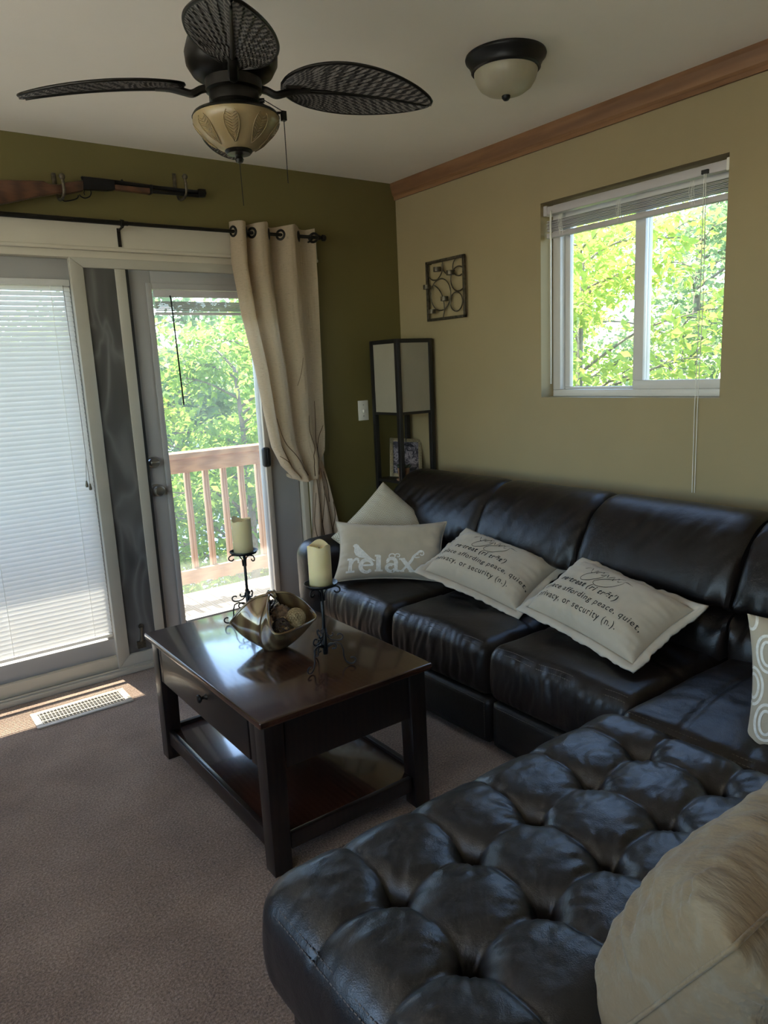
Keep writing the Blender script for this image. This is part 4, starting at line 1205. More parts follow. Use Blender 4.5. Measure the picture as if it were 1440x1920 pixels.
# ---- balls in the basket
def bpos(x, y, z):
    c, s = math.cos(math.radians(-72)), math.sin(math.radians(-72))
    return Vector((BC.x + x * c - y * s, BC.y + x * s + y * c, BC.z + z))
M['rattan'] = simple('pale_rattan', (0.46, 0.34, 0.17), 0.7, var=0.25, vs_=40)
M['twig'] = simple('dark_twig', (0.055, 0.035, 0.026), 0.7, var=0.4, vs_=40)
M['seed'] = simple('brown_seed_pod', (0.16, 0.10, 0.055), 0.7, var=0.4, vs_=60, bs=0.6, bscale=90)
M['shaving'] = simple('wood_shaving', (0.55, 0.43, 0.24), 0.75, var=0.2, vs_=30)
def lattice_ball(c, r, mat, label):
    bm = bmesh.new(); bmesh.ops.create_icosphere(bm, subdivisions=3, radius=r)
    r_ = bmesh.ops.inset_individual(bm, faces=bm.faces, thickness=r * 0.045, depth=0)
    inner = [f for f in bm.faces if len(f.verts) == 3]
    bmesh.ops.delete(bm, geom=inner, context='FACES_ONLY')
    me = bpy.data.meshes.new('lattice_ball'); bm.to_mesh(me); bm.free()
    o = link_mesh('lattice_ball', me, mat, None, True, local=True); o.location = c
    md = o.modifiers.new('thick', 'SOLIDIFY'); md.thickness = 0.003
    return tag(o, label, 'ball')
lattice_ball(bpos(0.078, 0.030, 0.108), 0.034, M['rattan'], 'pale round lattice ball in the glass basket')
bb = bpos(0.070, -0.036, 0.094)
m = MB(); g = random.Random(4)
for k in range(22):
    ax_ = Vector((g.gauss(0, 1), g.gauss(0, 1), g.gauss(0, 1))).normalized(); u_ = ax_.orthogonal().normalized(); w_ = ax_.cross(u_)
    r_ = 0.030 * g.uniform(0.85, 1.02); ofs = ax_ * (0.030 ** 2 - min(r_, 0.0299) ** 2) ** 0.5 * g.choice((-1, 1))
    m.tube([bb + ofs + (u_ * math.cos(2 * PI * q / 14) + w_ * math.sin(2 * PI * q / 14)) * r_ for q in range(14)], 0.0011, 4, closed=True)
tag(m.build('twig_ball', M['twig'], smooth=True, origin=bb), 'dark woven twig ball at the front of the glass basket', 'ball')
bb = bpos(0.030, 0.012, 0.116)
m = MB().sphere(bb, 0.032, 22, 14); g = random.Random(8)
for k in range(60):
    z_ = 1 - 2 * (k + 0.5) / 60; a = k * 2.4; q = math.sqrt(1 - z_ * z_)
    m.sphere(bb + Vector((q * math.cos(a), q * math.sin(a), z_)) * 0.031, 0.0055, 6, 4)
tag(m.build('seed_ball', M['seed'], smooth=True, origin=bb), 'knobbly brown seed ball at the back of the glass basket', 'ball')
bb = bpos(-0.012, 0.0, 0.135)
m = MB(); g = random.Random(9)
for ring in range(6):
    for k in range(9):
        a = 2 * PI * k / 9 + ring * 0.35; rr_ = 0.016 * math.sin(PI * (ring + 0.8) / 7)
        c_ = bb + Vector((rr_ * math.cos(a), rr_ * math.sin(a), -0.02 + ring * 0.008))
        d_ = Vector((math.cos(a), math.sin(a), 0.7)).normalized(); s_ = Vector((-math.sin(a), math.cos(a), 0))
        m.add([c_ - s_ * 0.005, c_ + s_ * 0.005, c_ + d_ * 0.013 + s_ * 0.003, c_ + d_ * 0.013 - s_ * 0.003, c_ + Vector((0, 0, -0.003))], [(0, 1, 2, 3), (0, 4, 1), (3, 2, 4)])
tag(m.build('pine_cone', M['twig'], origin=bb), 'small dark pine cone under the basket handle', 'pine cone')
g = random.Random(12)
for k, (x_, y_, z_) in enumerate(((0.078, -0.006, 0.088), (0.030, -0.012, 0.090), (0.048, 0.050, 0.118), (0.050, 0.002, 0.128), (0.022, -0.052, 0.092), (0.088, -0.040, 0.090), (0.036, 0.034, 0.128), (0.092, 0.004, 0.094))):
    c_ = bpos(x_, y_, z_ - 0.016); m = MB(); n_ = 18
    ax_ = Vector((g.gauss(0, 1), g.gauss(0, 1), g.gauss(0.5, 1))).normalized(); u_ = ax_.orthogonal().normalized(); w_ = ax_.cross(u_)
    for q in range(n_):
        a = q * 0.5; r_ = 0.004 + 0.0005 * q
        p = c_ + (u_ * math.cos(a) + w_ * math.sin(a)) * r_ + ax_ * 0.0012 * q
        m.v += [tuple(p - ax_ * 0.006), tuple(p + ax_ * 0.006)]
    m.f = [(2 * q, 2 * q + 2, 2 * q + 3, 2 * q + 1) for q in range(n_ - 1)]
    o = tag(m.build('wood_curl', M['shaving'], smooth=True, origin=c_), 'curled pale wood shaving among the balls in the glass basket', 'wood curl', 'wood shavings in the glass basket')
    o.modifiers.new('thick', 'SOLIDIFY').thickness = 0.001

# ================================================================== PILLOWS
def pframe(yaw, lean, roll):
    n0 = Vector((-math.cos(yaw), -math.sin(yaw), 0)); r0 = Vector((math.sin(yaw), -math.cos(yaw), 0)); z = Vector((0, 0, 1))
    up = z * math.cos(lean) - n0 * math.sin(lean); n = n0 * math.cos(lean) + z * math.sin(lean)
    r = r0 * math.cos(roll) + up * math.sin(roll); u = -r0 * math.sin(roll) + up * math.cos(roll)
    return r, u, n

class Pillow:
    def __init__(s, label, c, yaw, lean, roll, w, h, t, mat, dog=0.06, seed=1, flange=0.0, wr=0.006, exp=0.55, name='throw_pillow', piping=None, group=None, edge_wr=0.0):
        s.w, s.h, s.t, s.dog, s.seed, s.wr, s.exp, s.ew = w - 2 * flange, h - 2 * flange, t, dog, seed, wr, exp, edge_wr
        n = 64
        vs_ = []; fs_ = []; idx = {}
        for side in (1, -1):
            for i in range(n + 1):
                for j in range(n + 1):
                    edge = i in (0, n) or j in (0, n)
                    key = (0 if edge else side, i, j)
                    if key not in idx:
                        idx[key] = len(vs_); vs_.append(s.S(s.q(i / n), s.q(j / n), side))
            for i in range(n):
                for j in range(n):
                    f = []
                    for (a, b_) in ((i, j), (i + 1, j), (i + 1, j + 1), (i, j + 1)):
                        edge = a in (0, n) or b_ in (0, n)
                        f.append(idx[(0 if edge else side, a, b_)])
                    fs_.append(tuple(f if side == 1 else f[::-1]))
        r, u, nn = pframe(yaw, lean, roll)
        me = bpy.data.meshes.new(name); me.from_pydata(vs_, [], fs_)
        o = link_mesh(name, me, mat, None, True, local=True)
        mw_ = Matrix.Identity(4)
        for k in range(3): mw_[k][0] = r[k]; mw_[k][1] = u[k]; mw_[k][2] = nn[k]; mw_[k][3] = c[k]
        o.matrix_world = mw_
        s.o = o
        tag(o, label, 'pillow', group)
        if piping:
            ring = [s.S(-1 + 2 * k / 40, -1, 1) for k in range(40)] + [s.S(1, -1 + 2 * k / 40, 1) for k in range(40)] + [s.S(1 - 2 * k / 40, 1, 1) for k in range(40)] + [s.S(-1, 1 - 2 * k / 40, 1) for k in range(40)]
            MB().tube(ring, 0.0038, 6, closed=True).build('piping', piping, o, smooth=True, local=True)
        if flange:
            g = MB()
            per = []
            for k in range(60): per.append((-1 + 2 * k / 60, -1))
            for k in range(40): per.append((1, -1 + 2 * k / 40))
            for k in range(60): per.append((1 - 2 * k / 60, 1))
            for k in range(40): per.append((-1, 1 - 2 * k / 40))
            N = len(per)
            rows = []
            for q in range(5):
                row = []
                for k, (a, b_) in enumerate(per):
                    p = Vector(s.S(a, b_, 1))
                    ox = flange * (1 if a == 1 else (-1 if a == -1 else 0)); oy = flange * (1 if b_ == 1 else (-1 if b_ == -1 else 0))
                    if abs(a) > 0.9: ox = flange * math.copysign(min(1, (abs(a) - 0.9) / 0.1), a) if abs(a) < 1 else ox
                    if abs(b_) > 0.9: oy = flange * math.copysign(min(1, (abs(b_) - 0.9) / 0.1), b_) if abs(b_) < 1 else oy
                    f = q / 4
                    wv = 0.013 * f * NZ(p.x * 16, p.y * 16, seed * 3.1) + 0.006 * f * NZ(p.x * 40, p.y * 40, seed)
                    pinch = 1 - 0.18 * (0.5 + NZ(k * 0.31, seed, 2))
                    row.append((p.x + ox * f * pinch, p.y + oy * f * pinch, p.z + wv + 0.004 * math.sin(PI * f)))
                rows.append(row)
            for row in rows: g.v += row
            for q in range(4):
                for k in range(N):
                    l = (k + 1) % N
                    g.f.append((q * N + k, q * N + l, (q + 1) * N + l, (q + 1) * N + k))
            fo = g.build('flange', M['flange'], o, smooth=True, local=True)
            md = fo.modifiers.new('thick', 'SOLIDIFY'); md.thickness = 0.008; md.offset = 0
            MB().tube([s.S(a, b_, 1) for a, b_ in per], 0.0022, 5, closed=True).build('seam', M['linen2'], o, smooth=True, local=True)
    def q(s, f):
        t = 2 * f - 1
        return math.copysign(1 - (1 - abs(t)) ** 1.35, t)
    def S(s, u, v, side, off=0.0):
        x = s.w / 2 * u * (1 - s.dog * (1 - v * v) * u * u); y = s.h / 2 * v * (1 - s.dog * (s.w / s.h) ** 0.5 * (1 - u * u) * v * v)
        f = max(0.0, (1 - u ** 4) * (1 - v ** 4))
        z = s.t / 2 * f ** s.exp
        k = min(1, f * 4)
        z += k * (s.wr * NZ(x * 11, y * 11, s.seed + side) + 0.45 * s.wr * NZ(x * 32 + 9 * y, y * 30, s.seed + 4 + side))
        # short puckers running in from the seams
        if s.ew: z += s.ew * k * (math.exp(-((1 - abs(v)) / 0.35) ** 2) * NZ(x * 60, v * 2, s.seed) + math.exp(-((1 - abs(u)) / 0.35) ** 2) * NZ(y * 60, u * 2, s.seed + 7))
        return (x, y, side * (z + off))
    def at(s, a, b_, off=0.0012):
        return s.S(max(-0.999, min(0.999, a / (s.w / 2))), max(-0.999, min(0.999, b_ / (s.h / 2))), 1, off)
    def ribbon(s, m, pts, wd, off=0.0012, step=0.006):
        P = [Vector((p[0], p[1], 0)) for p in pts]
        n = len(P)
        L = []; R_ = []
        for i in range(n):
            t = (P[min(n - 1, i + 1)] - P[max(0, i - 1)])
            t = t.normalized() if t.length > 1e-9 else Vector((1, 0, 0))
            nn = Vector((-t.y, t.x, 0)); w = wd[i] if isinstance(wd, (list, tuple)) else wd
            L.append(s.at(*(P[i] + nn * w / 2)[:2], off)); R_.append(s.at(*(P[i] - nn * w / 2)[:2], off))
        b = len(m.v); m.v += L + R_
        m.f += [(b + n + i, b + n + i + 1, b + i + 1, b + i) for i in range(n - 1)]
    def poly(s, m, pts, off=0.0012):
        bm = bmesh.new()
        f = bm.faces.new([bm.verts.new((p[0], p[1], 0)) for p in pts])
        bmesh.ops.triangulate(bm, faces=bm.faces)
        bmesh.ops.subdivide_edges(bm, edges=bm.edges, cuts=2, use_grid_fill=True)
        bm.verts.index_update()
        b = len(m.v); m.v += [s.at(v.co.x, v.co.y, off) for v in bm.verts]
        m.f += [tuple(b + v.index for v in f_.verts) for f_ in bm.faces]; bm.free()
    def text(s, body, x, y, size, nm, bold=0.0, shear=0.0, mat=None, space=1.0, rot=0.0):
        cu = bpy.data.curves.new('lettering', 'FONT'); cu.body = body; cu.size = size; cu.offset = bold; cu.shear = shear; cu.space_character = space
        cu.resolution_u = 3
        t = bpy.data.objects.new('lettering_tmp', cu); COL.objects.link(t)
        dg = bpy.context.evaluated_depsgraph_get(); dg.update()
        me = bpy.data.meshes.new_from_object(t.evaluated_get(dg))
        bpy.data.objects.remove(t)
        bm = bmesh.new(); bm.from_mesh(me)
        bmesh.ops.triangulate(bm, faces=bm.faces)
        c_, s_ = math.cos(rot), math.sin(rot)
        for v in bm.verts:
            a, b_ = v.co.x, v.co.y
            v.co = s.at(x + a * c_ - b_ * s_, y + a * s_ + b_ * c_, 0.0016)
        bm.to_mesh(me); bm.free()
        o = link_mesh(nm, me, mat or M['print_black'], s.o, False, local=True)
        return o

# herringbone cushion in the arm corner
Pillow('herringbone woven cushion standing on its corner against the sofa arm', (-0.615, -0.635, 0.585), 1.20, 0.55, -0.86, 0.42, 0.41, 0.15, M['herring'], 0.05, 3, piping=M['linen2'], wr=0.004, edge_wr=0.004)
# relax lumbar pillow
rp = Pillow('long beige lumbar pillow printed with a bird and the word relax', (-0.772, -0.846, 0.572), 0.86, 0.50, -0.03, 0.525, 0.29, 0.15, M['linen'], 0.11, 7, piping=M['linen'], wr=0.005, edge_wr=0.006)
def relax_print(p):
    m = MB()
    sx, sy, x0, y0 = 0.072, 0.066, -0.205, -0.118      # letter unit, origin
    def T(pts): return [(x0 + a * sx, y0 + b_ * sy) for a, b_ in pts]
    def arc(cx, cy, rx, ry, a0, a1, n=18): return [(cx + rx * math.cos(math.radians(a0 + (a1 - a0) * i / n)), cy + ry * math.sin(math.radians(a0 + (a1 - a0) * i / n))) for i in range(n + 1)]
    W = lambda *a: [sx * v for v in a]
    def stroke(pts, w0, w1=None, n=10):
        q = catmull([(a, b_, 0) for a, b_ in pts], n) if len(pts) > 2 else [Vector((pts[0][0] + (pts[1][0] - pts[0][0]) * k / 10, pts[0][1] + (pts[1][1] - pts[0][1]) * k / 10, 0)) for k in range(11)]
        q = T([(v.x, v.y) for v in q]); N = len(q)
        w1 = w0 if w1 is None else w1
        p.ribbon(m, q, [sx * (w0 + (w1 - w0) * i / (N - 1)) for i in range(N)])
    # r
    stroke([(0.30, 0), (0.30, 1.0)], 0.27); stroke([(0.0, 0.06), (0.62, 0.06)], 0.13); stroke([(0.02, 0.97), (0.40, 0.97)], 0.14)
    stroke([(0.40, 0.62), (0.52, 0.88), (0.72, 0.99), (0.86, 0.92)], 0.12, 0.20); stroke([(0.80, 0.80), (0.93, 0.80)], 0.24)
    # e
    q = T(arc(1.42, 0.44, 0.40, 0.46, 5, 315, 30)); p.ribbon(m, q, [sx * (0.16 + 0.12 * math.sin(PI * i / 30)) for i in range(31)])
    stroke([(1.08, 0.50), (1.84, 0.50)], 0.12)
    # l
    stroke([(2.20, 0), (2.20, 1.22)], 0.30); stroke([(1.95, 0.06), (2.46, 0.06)], 0.13); stroke([(1.95, 1.20), (2.28, 1.20)], 0.12)
    # a
    stroke([(2.76, 0.74), (2.86, 0.95), (3.08, 1.0), (3.26, 0.88), (3.32, 0.66)], 0.20, 0.26); stroke([(3.31, 0.72), (3.32, 0.15), (3.50, 0.05)], 0.27, 0.14)
    q = T(arc(2.97, 0.28, 0.26, 0.27, 60, 350, 24)); p.ribbon(m, q, [sx * 0.22] * 25); stroke([(2.95, 0.55), (3.25, 0.58)], 0.12); stroke([(2.74, 0.76), (2.80, 0.70)], 0.2)
    # x
    stroke([(3.72, 0.98), (4.34, 0.02)], 0.27); stroke([(3.62, 0.0), (3.98, 0.44)], 0.14); stroke([(4.02, 0.50), (4.30, 0.86), (4.46, 1.18), (4.72, 1.42)], 0.20, 0.13)
    stroke([(3.52, 0.05), (3.82, 0.05)], 0.12); stroke([(4.12, 0.05), (4.52, 0.05)], 0.12); stroke([(3.50, 0.97), (3.88, 0.97)], 0.12)
    # vine curls
    def curl(c, r0, r1, a0, a1, w):
        q = T(spiral(c, r0, r1, math.radians(a0), math.radians(a1), 22)); p.ribbon(m, q, [sx * w * (1 - 0.4 * i / 22) for i in range(23)])
    curl((4.98, 1.38), 0.27, 0.07, 200, -170, 0.10); curl((3.10, 1.16), 0.24, 0.06, 190, -150, 0.09); curl((3.42, 1.20), 0.18, 0.05, 160, -150, 0.08)
    stroke([(4.45, 1.15), (4.62, 1.08), (4.85, 1.12)], 0.10, 0.05)
    stroke([(4.72, 1.42), (4.86, 1.52), (5.02, 1.50)], 0.15, 0.06); curl((1.60, 0.10), 0.16, 0.05, 200, 520, 0.07)
    # bird on the letters
    bird = [(0.42, 1.98), (0.52, 2.06), (0.66, 2.08), (0.80, 2.00), (0.92, 1.82), (1.10, 1.66), (1.36, 1.40), (1.70, 1.06), (2.02, 0.82), (1.90, 0.80), (1.56, 0.98), (1.20, 1.06), (0.90, 1.10), (0.64, 1.26), (0.50, 1.52), (0.52, 1.80), (0.40, 1.92)]
    p.poly(m, T(bird))
    return m.build('relax_lettering', M['print_white'], p.o, smooth=False, local=True, recalc=False)
relax_print(rp)['label'] = 'white printed word relax with a bird and vine curls'

# two retreat pillows
def retreat(label, c, yaw, lean, roll, w, h, seed):
    p = Pillow(label, c, yaw, lean, roll, w, h, 0.172, M['linen2'], 0.055, seed, flange=0.034, wr=0.005, edge_wr=0.005, group='retreat pillows on the sofa')
    x0 = -p.w / 2 + 0.012
    p.text('re\u00b7treat (ri tr\u0113t\u2032)', x0 + 0.060, -0.014, 0.035, 'retreat_lettering', 0.0005, 0.12, space=1.12)
    p.text('a place affording peace, quiet,', x0 - 0.004, -0.060, 0.0335, 'definition_lettering', 0.0001, 0.0, space=1.16)
    p.text('privacy, or security (n.).', x0 + 0.022, -0.106, 0.0335, 'definition_lettering', 0.0001, 0.0, space=1.16)
    m = MB()
    # flowing script flourish above the words
    cx, cy = x0 + 0.225, 0.050
    k = 0.0165
    path = [(-7, 1.2), (-5.5, 2.2), (-4.8, 1.0), (-4.2, 0.6), (-3.4, 1.8), (-3.0, 0.8), (-2.0, 2.2), (-1.6, 0.8), (-0.6, 2.0), (0.0, 0.9), (1.0, 2.2), (1.4, 0.9), (2.4, 2.1), (2.9, 1.0), (4.2, 1.9), (6.5, 1.6)]
    q = catmull([(cx + a * k, cy + b_ * k, 0) for a, b_ in path], 6)
    p.ribbon(m, [(v.x, v.y) for v in q], [0.0018 + 0.0012 * math.sin(i * 0.9) for i in range(len(q))])
    for (ox, fl) in ((-2.6, 1.0), (2.0, 1.25)):
        path = [(1.4, 2.6), (-0.4, 1.4), (-2.2, -0.2), (-2.9, -1.6), (-1.9, -2.3), (0.0, -1.4), (1.4, 0.2), (1.8, 1.6)]
        q = catmull([(cx + (ox + a * fl) * k, cy + b_ * k, 0) for a, b_ in path], 7)
        p.ribbon(m, [(v.x, v.y) for v in q], [0.0016 + 0.0016 * abs(math.sin(i * 0.13)) for i in range(len(q))])
    m.build('script_flourish', M['print_black'], p.o, smooth=False, local=True, recalc=False)
    return p
retreat('beige flanged retreat pillow next to the relax pillow', (-0.625, -1.352, 0.556), 0.50, 1.12, -0.40, 0.56, 0.365, 4)
retreat('beige flanged retreat pillow on the seat nearest the chaise', (-0.690, -1.985, 0.552), 0.03, 1.10, -0.20, 0.585, 0.36, 9)

# loop-patterned pillow at the picture's right edge
lp = Pillow('taupe pillow with white looped trellis pattern on the corner seat', (-0.885, -2.78, 0.575), 0.35, 0.30, 0.05, 0.36, 0.36, 0.15, M['linen'], 0.10, 15, wr=0.004)
m = MB()
for iy in range(5):
    for ix in range(5):
        cx, cy = (ix - 2) * 0.086 + (0.043 if iy % 2 else 0), (iy - 2) * 0.086
        for rx, ry, a0 in ((0.030, 0.046, 0), (0.017, 0.030, 0)):
            q = [(cx + rx * math.cos(2 * PI * t / 28), cy + ry * math.sin(2 * PI * t / 28)) for t in range(29)]
            if max(abs(a) for a, b_ in q) < 0.215 and max(abs(b_) for a, b_ in q) < 0.215: lp.ribbon(m, q, 0.0075)
m.build('loop_print', M['print_white'], lp.o, smooth=False, local=True, recalc=False)

# big brocade pillow in the near corner
Pillow('large tan brocade pillow leaning on the chaise in the near right corner', (-1.685, -3.025, 0.555), -PI / 2, 0.55, -0.04, 0.55, 0.40, 0.25, M['brocade'], 0.05, 23, wr=0.014, edge_wr=0.016, exp=0.5, piping=M['brocade'])

# ================================================================== CURTAIN
rod = empty('curtain_rod', (-1.6, -0.08, 2.10), 'dark metal curtain rod above the glass doors', 'curtain rod')
RYC = -0.085
MB().tube([(-2.98, RYC, 2.096), (-1.58, RYC, 2.096)], 0.0105, 12).build('outer_tube', M['darkmetal'], rod, smooth='auto')
MB().tube([(-1.60, RYC, 2.096), (-0.585, RYC, 2.100)], 0.0085, 12).build('inner_tube', M['darkmetal'], rod, smooth='auto')
MB().lathe([(0.0085, 0), (0.0085, 0.02), (0.013, 0.022), (0.013, 0.028), (0.010, 0.032), (0.010, 0.045), (0.016, 0.048), (0.017, 0.058), (0.013, 0.066), (0.004, 0.068)], (-0.61, RYC, 2.100), 20, 'x').build('finial', M['darkmetal'], rod, smooth='auto')
for bxp in (-1.605, -0.635, -2.7):
    m = MB(); m.box((bxp - 0.0075, -0.026, 2.005), (bxp + 0.0075, -0.022, 2.085))
    m.tube([(bxp, -0.024, 2.074), (bxp, -0.055, 2.078), (bxp, RYC - 0.004, 2.080)], 0.005, 8)
    m.lathe([(0.0155, -0.006), (0.0155, 0.006), (0.0112, 0.006), (0.0112, -0.006), (0.0155, -0.006)], (bxp, RYC, 2.096), 16, 'x', cap=False)
    m.build('bracket', M['darkmetal'], rod, smooth='auto')

cur = empty('curtain', (-0.83, RYC, 2.14), 'beige linen grommet curtain looped back at the right of the glass door', 'curtain')
def cl(v):   # left edge x by fraction of drop
    k = [(0, -1.070), (0.15, -1.075), (0.35, -1.045), (0.55, -0.998), (0.75, -0.968), (0.87, -0.948), (0.95, -0.905), (1.0, -0.845)]
    for (a, b_), (c_, d_) in zip(k, k[1:]):
        if v <= c_: return b_ + (d_ - b_) * (v - a) / (c_ - a)
    return k[-1][1]
def crx(v):
    k = [(0, -0.605), (0.3, -0.607), (0.6, -0.618), (0.85, -0.628), (0.93, -0.640), (1.0, -0.69)]
    for (a, b_), (c_, d_) in zip(k, k[1:]):
        if v <= c_: return b_ + (d_ - b_) * (v - a) / (c_ - a)
    return k[-1][1]
def curtain_pt(u, v, off=0.0):
    # u across (0 left .. 1 right), v down; folds bunch on the left, flat stretch on the right
    bot = 0.868 - 0.026 * math.sin(PI * u) + 0.035 * u ** 3
    top = 2.150 - 0.012 * abs(math.sin(u * 9))
    L = top - bot
    vv = min(1.0, v / 0.94)
    z = top - L * vv
    x = cl(vv) + (crx(vv) - cl(vv)) * u
    amp = 0.036 * (1 - 0.45 * vv) + 0.008
    ph = 2 * PI * (3.4 * u ** 0.62)
    y = RYC + amp * math.sin(ph + 0.6) * (1.0 if u < 0.55 else 1.0 - 0.35 * (u - 0.55) / 0.45)
    x += 0.014 * math.cos(ph + 0.6) * (1 - u) * (1 - 0.3 * vv)
    y += -0.030 * vv ** 4 + 0.006 * NZ(u * 12, v * 3, 3) + 0.003 * NZ(u * 40, v * 8, 5)
    # bag at the bottom, folding back under itself
    if vv > 0.85:
        s_ = (vv - 0.85) / 0.15
        y += -0.045 * math.sin(PI * s_ * 0.5) * (1 - abs(2 * u - 1) ** 3)
    if v > 0.94:
        s_ = (v - 0.94) / 0.06
        an = s_ * PI * 0.85
        y += 0.055 * (1 - math.cos(an)) * 0.9
        z -= 0.014 * math.sin(an); z += 0.022 * s_ * s_
        y = min(y, -0.034)
    # pleats pulled towards the tuck point on the right
    y -= off
    return (x, min(y, -0.030), z)
m = MB(); m.grid(lambda u, v: curtain_pt(u, v), 150, 130)
m.build('panel', M['curtain'], cur, smooth=True, recalc=False)
def gromm(u):
    v = 0.055
    while curtain_pt(u, v)[2] > 2.098: v += 0.001
    while curtain_pt(u, v)[2] < 2.098: v -= 0.001
    c_ = Vector(curtain_pt(u, v)); e1 = (Vector(curtain_pt(min(1, u + 0.012), v)) - Vector(curtain_pt(max(0, u - 0.012), v))).normalized()
    e2 = Vector((0, 0, 1)); nn = e1.cross(e2).normalized()
    pts = [c_ + e1 * 0.0215 * math.cos(a) + e2 * 0.0215 * math.sin(a) for a in [2 * PI * k / 24 for k in range(24)]]
    MB().tube(pts, 0.0062, 8, closed=True).build('grommet', M['darkmetal'], cur, smooth=True)
for gu in (0.032, 0.118, 0.24, 0.392, 0.572, 0.775, 0.985): gromm(gu)
# tail hanging below the tuck
def tail(u, v):
    x0_ = -0.690 - 0.045 * min(1, v * 1.6); x1_ = -0.640 + 0.13 * min(1, v * 1.25) ** 0.8
    x = x0_ + (x1_ - x0_) * u
    y = -0.062 + 0.016 * math.sin(2 * PI * 2.6 * u + 1.5 * v) * (0.35 + 0.65 * v) + 0.004 * NZ(u * 9, v * 6, 2)
    return (x, min(-0.034, y), 0.93 - 0.80 * v)
MB().grid(tail, 60, 60).build('tail', M['curtain_tail'], cur, smooth=True, recalc=False)
# printed branches
pr = MB()
def print_ribbon(fn, path, w0, w1, off=0.0025):
    q = catmull([(a, b_, 0) for a, b_ in path], 8); n = len(q)
    P3 = [Vector(fn(v.x, v.y)) for v in q]
    b = len(pr.v)
    for i in range(n):
        t = (P3[min(n - 1, i + 1)] - P3[max(0, i - 1)]).normalized()
        s_ = t.cross(Vector((0, -1, 0))).normalized()
        w = (w0 + (w1 - w0) * i / (n - 1)) / 2
        e = Vector((0, -off, 0))
        pr.v.append(tuple(P3[i] + s_ * w + e)); pr.v.append(tuple(P3[i] - s_ * w + e))
    pr.f += [(b + 2 * i, b + 2 * i + 1, b + 2 * i + 3, b + 2 * i + 2) for i in range(n - 1)]
cf = lambda u, v: curtain_pt(u, v)
for path, w0, w1 in (([(0.36, 0.92), (0.30, 0.84), (0.24, 0.78), (0.21, 0.70)], .006, .003), ([(0.62, 0.93), (0.64, 0.86), (0.70, 0.82), (0.66, 0.76), (0.67, 0.70)], .006, .003),
                     ([(0.70, 0.93), (0.80, 0.85), (0.86, 0.75), (0.88, 0.66)], .006, .003), ([(0.80, 0.86), (0.92, 0.80), (0.98, 0.77)], .005, .003),
                     ([(0.20, 0.93), (0.10, 0.88), (0.04, 0.85)], .006, .003), ([(0.10, 0.88), (0.11, 0.82), (0.13, 0.78)], .004, .002), ([(0.46, 0.93), (0.42, 0.89), (0.40, 0.86)], .005, .003), ([(0.58, 0.58), (0.62, 0.54), (0.66, 0.48)], .003, .002)):
    print_ribbon(cf, path, w0, w1)
for path, w0, w1 in (([(0.55, 0.95), (0.50, 0.70), (0.42, 0.45), (0.30, 0.30), (0.20, 0.10)], .008, .004), ([(0.42, 0.45), (0.55, 0.30), (0.62, 0.18)], .005, .003), ([(0.62, 0.80), (0.75, 0.55), (0.92, 0.42), (0.98, 0.30)], .008, .004),
                     ([(0.75, 0.55), (0.70, 0.35), (0.60, 0.22), (0.62, 0.05)], .006, .003), ([(0.10, 0.80), (0.18, 0.60), (0.10, 0.42), (0.16, 0.22)], .006, .003), ([(0.80, 0.75), (0.90, 0.60), (0.97, 0.62)], .006, .004), ([(0.18, 0.60), (0.32, 0.50), (0.38, 0.40)], .004, .003), ([(0.85, 0.30), (0.92, 0.18), (0.88, 0.08)], .006, .004)):
    print_ribbon(tail, path, w0, w1)
pr.build('branch_print', M['print_brown'], cur, smooth=False, recalc=False)

# ================================================================== LAMP AND WHAT STANDS ON IT
lx0, lx1, ly0, ly1, lz = -0.280, -0.027, -0.319, -0.066, 1.566
lamp = empty('shelf_floor_lamp', ((lx0 + lx1) / 2, (ly0 + ly1) / 2, 0), 'black wooden shelf lamp with white paper shade in the corner', 'lamp')
pt_ = 0.026
for ax in (lx0, lx1 - pt_):
    for ay in (ly0, ly1 - pt_): box('post', (ax, ay, 0), (ax + pt_, ay + pt_, lz), M['black_wood'], lamp, 0.002)
for z0_, z1_, nm in ((lz - 0.022, lz, 'top_rail'), (1.155, 1.170, 'shade_rail')):
    for a, b_ in (((lx0 + pt_, ly0 + 0.002), (lx1 - pt_, ly0 + 0.018)), ((lx0 + pt_, ly1 - 0.018), (lx1 - pt_, ly1 - 0.002)), ((lx0 + 0.002, ly0 + pt_), (lx0 + 0.018, ly1 - pt_)), ((lx1 - 0.018, ly0 + pt_), (lx1 - 0.002, ly1 - pt_))):
        box(nm, (*a, z0_), (*b_, z1_), M['black_wood'], lamp)
for z_ in (0.785, 0.40, 0.06): box('shelf', (lx0 + 0.006, ly0 + 0.006, z_ - 0.014), (lx1 - 0.006, ly1 - 0.006, z_), M['black_wood'], lamp, 0.002)
sh = 0.010
box('shade_panel', (lx0 + pt_ - 0.004, ly0 + 0.008, 1.166), (lx1 - pt_ + 0.004, ly0 + 0.011, lz - 0.018), M['paper'], lamp)
box('shade_panel', (lx0 + pt_ - 0.004, ly1 - 0.011, 1.166), (lx1 - pt_ + 0.004, ly1 - 0.008, lz - 0.018), M['paper'], lamp)
box('shade_panel', (lx0 + 0.008, ly0 + pt_ - 0.004, 1.166), (lx0 + 0.011, ly1 - pt_ + 0.004, lz - 0.018), M['paper'], lamp)
box('shade_panel', (lx1 - 0.011, ly0 + pt_ - 0.004, 1.166), (lx1 - 0.008, ly1 - pt_ + 0.004, lz - 0.018), M['paper'], lamp)
MB().tube(catmull([(-0.15, -0.19, 1.165), (-0.12, -0.16, 1.15), (-0.085, -0.12, 1.05), (-0.065, -0.085, 0.80), (-0.062, -0.080, 0.3)], 6), 0.003, 6).build('cord', M['rubber'], lamp, smooth=True)

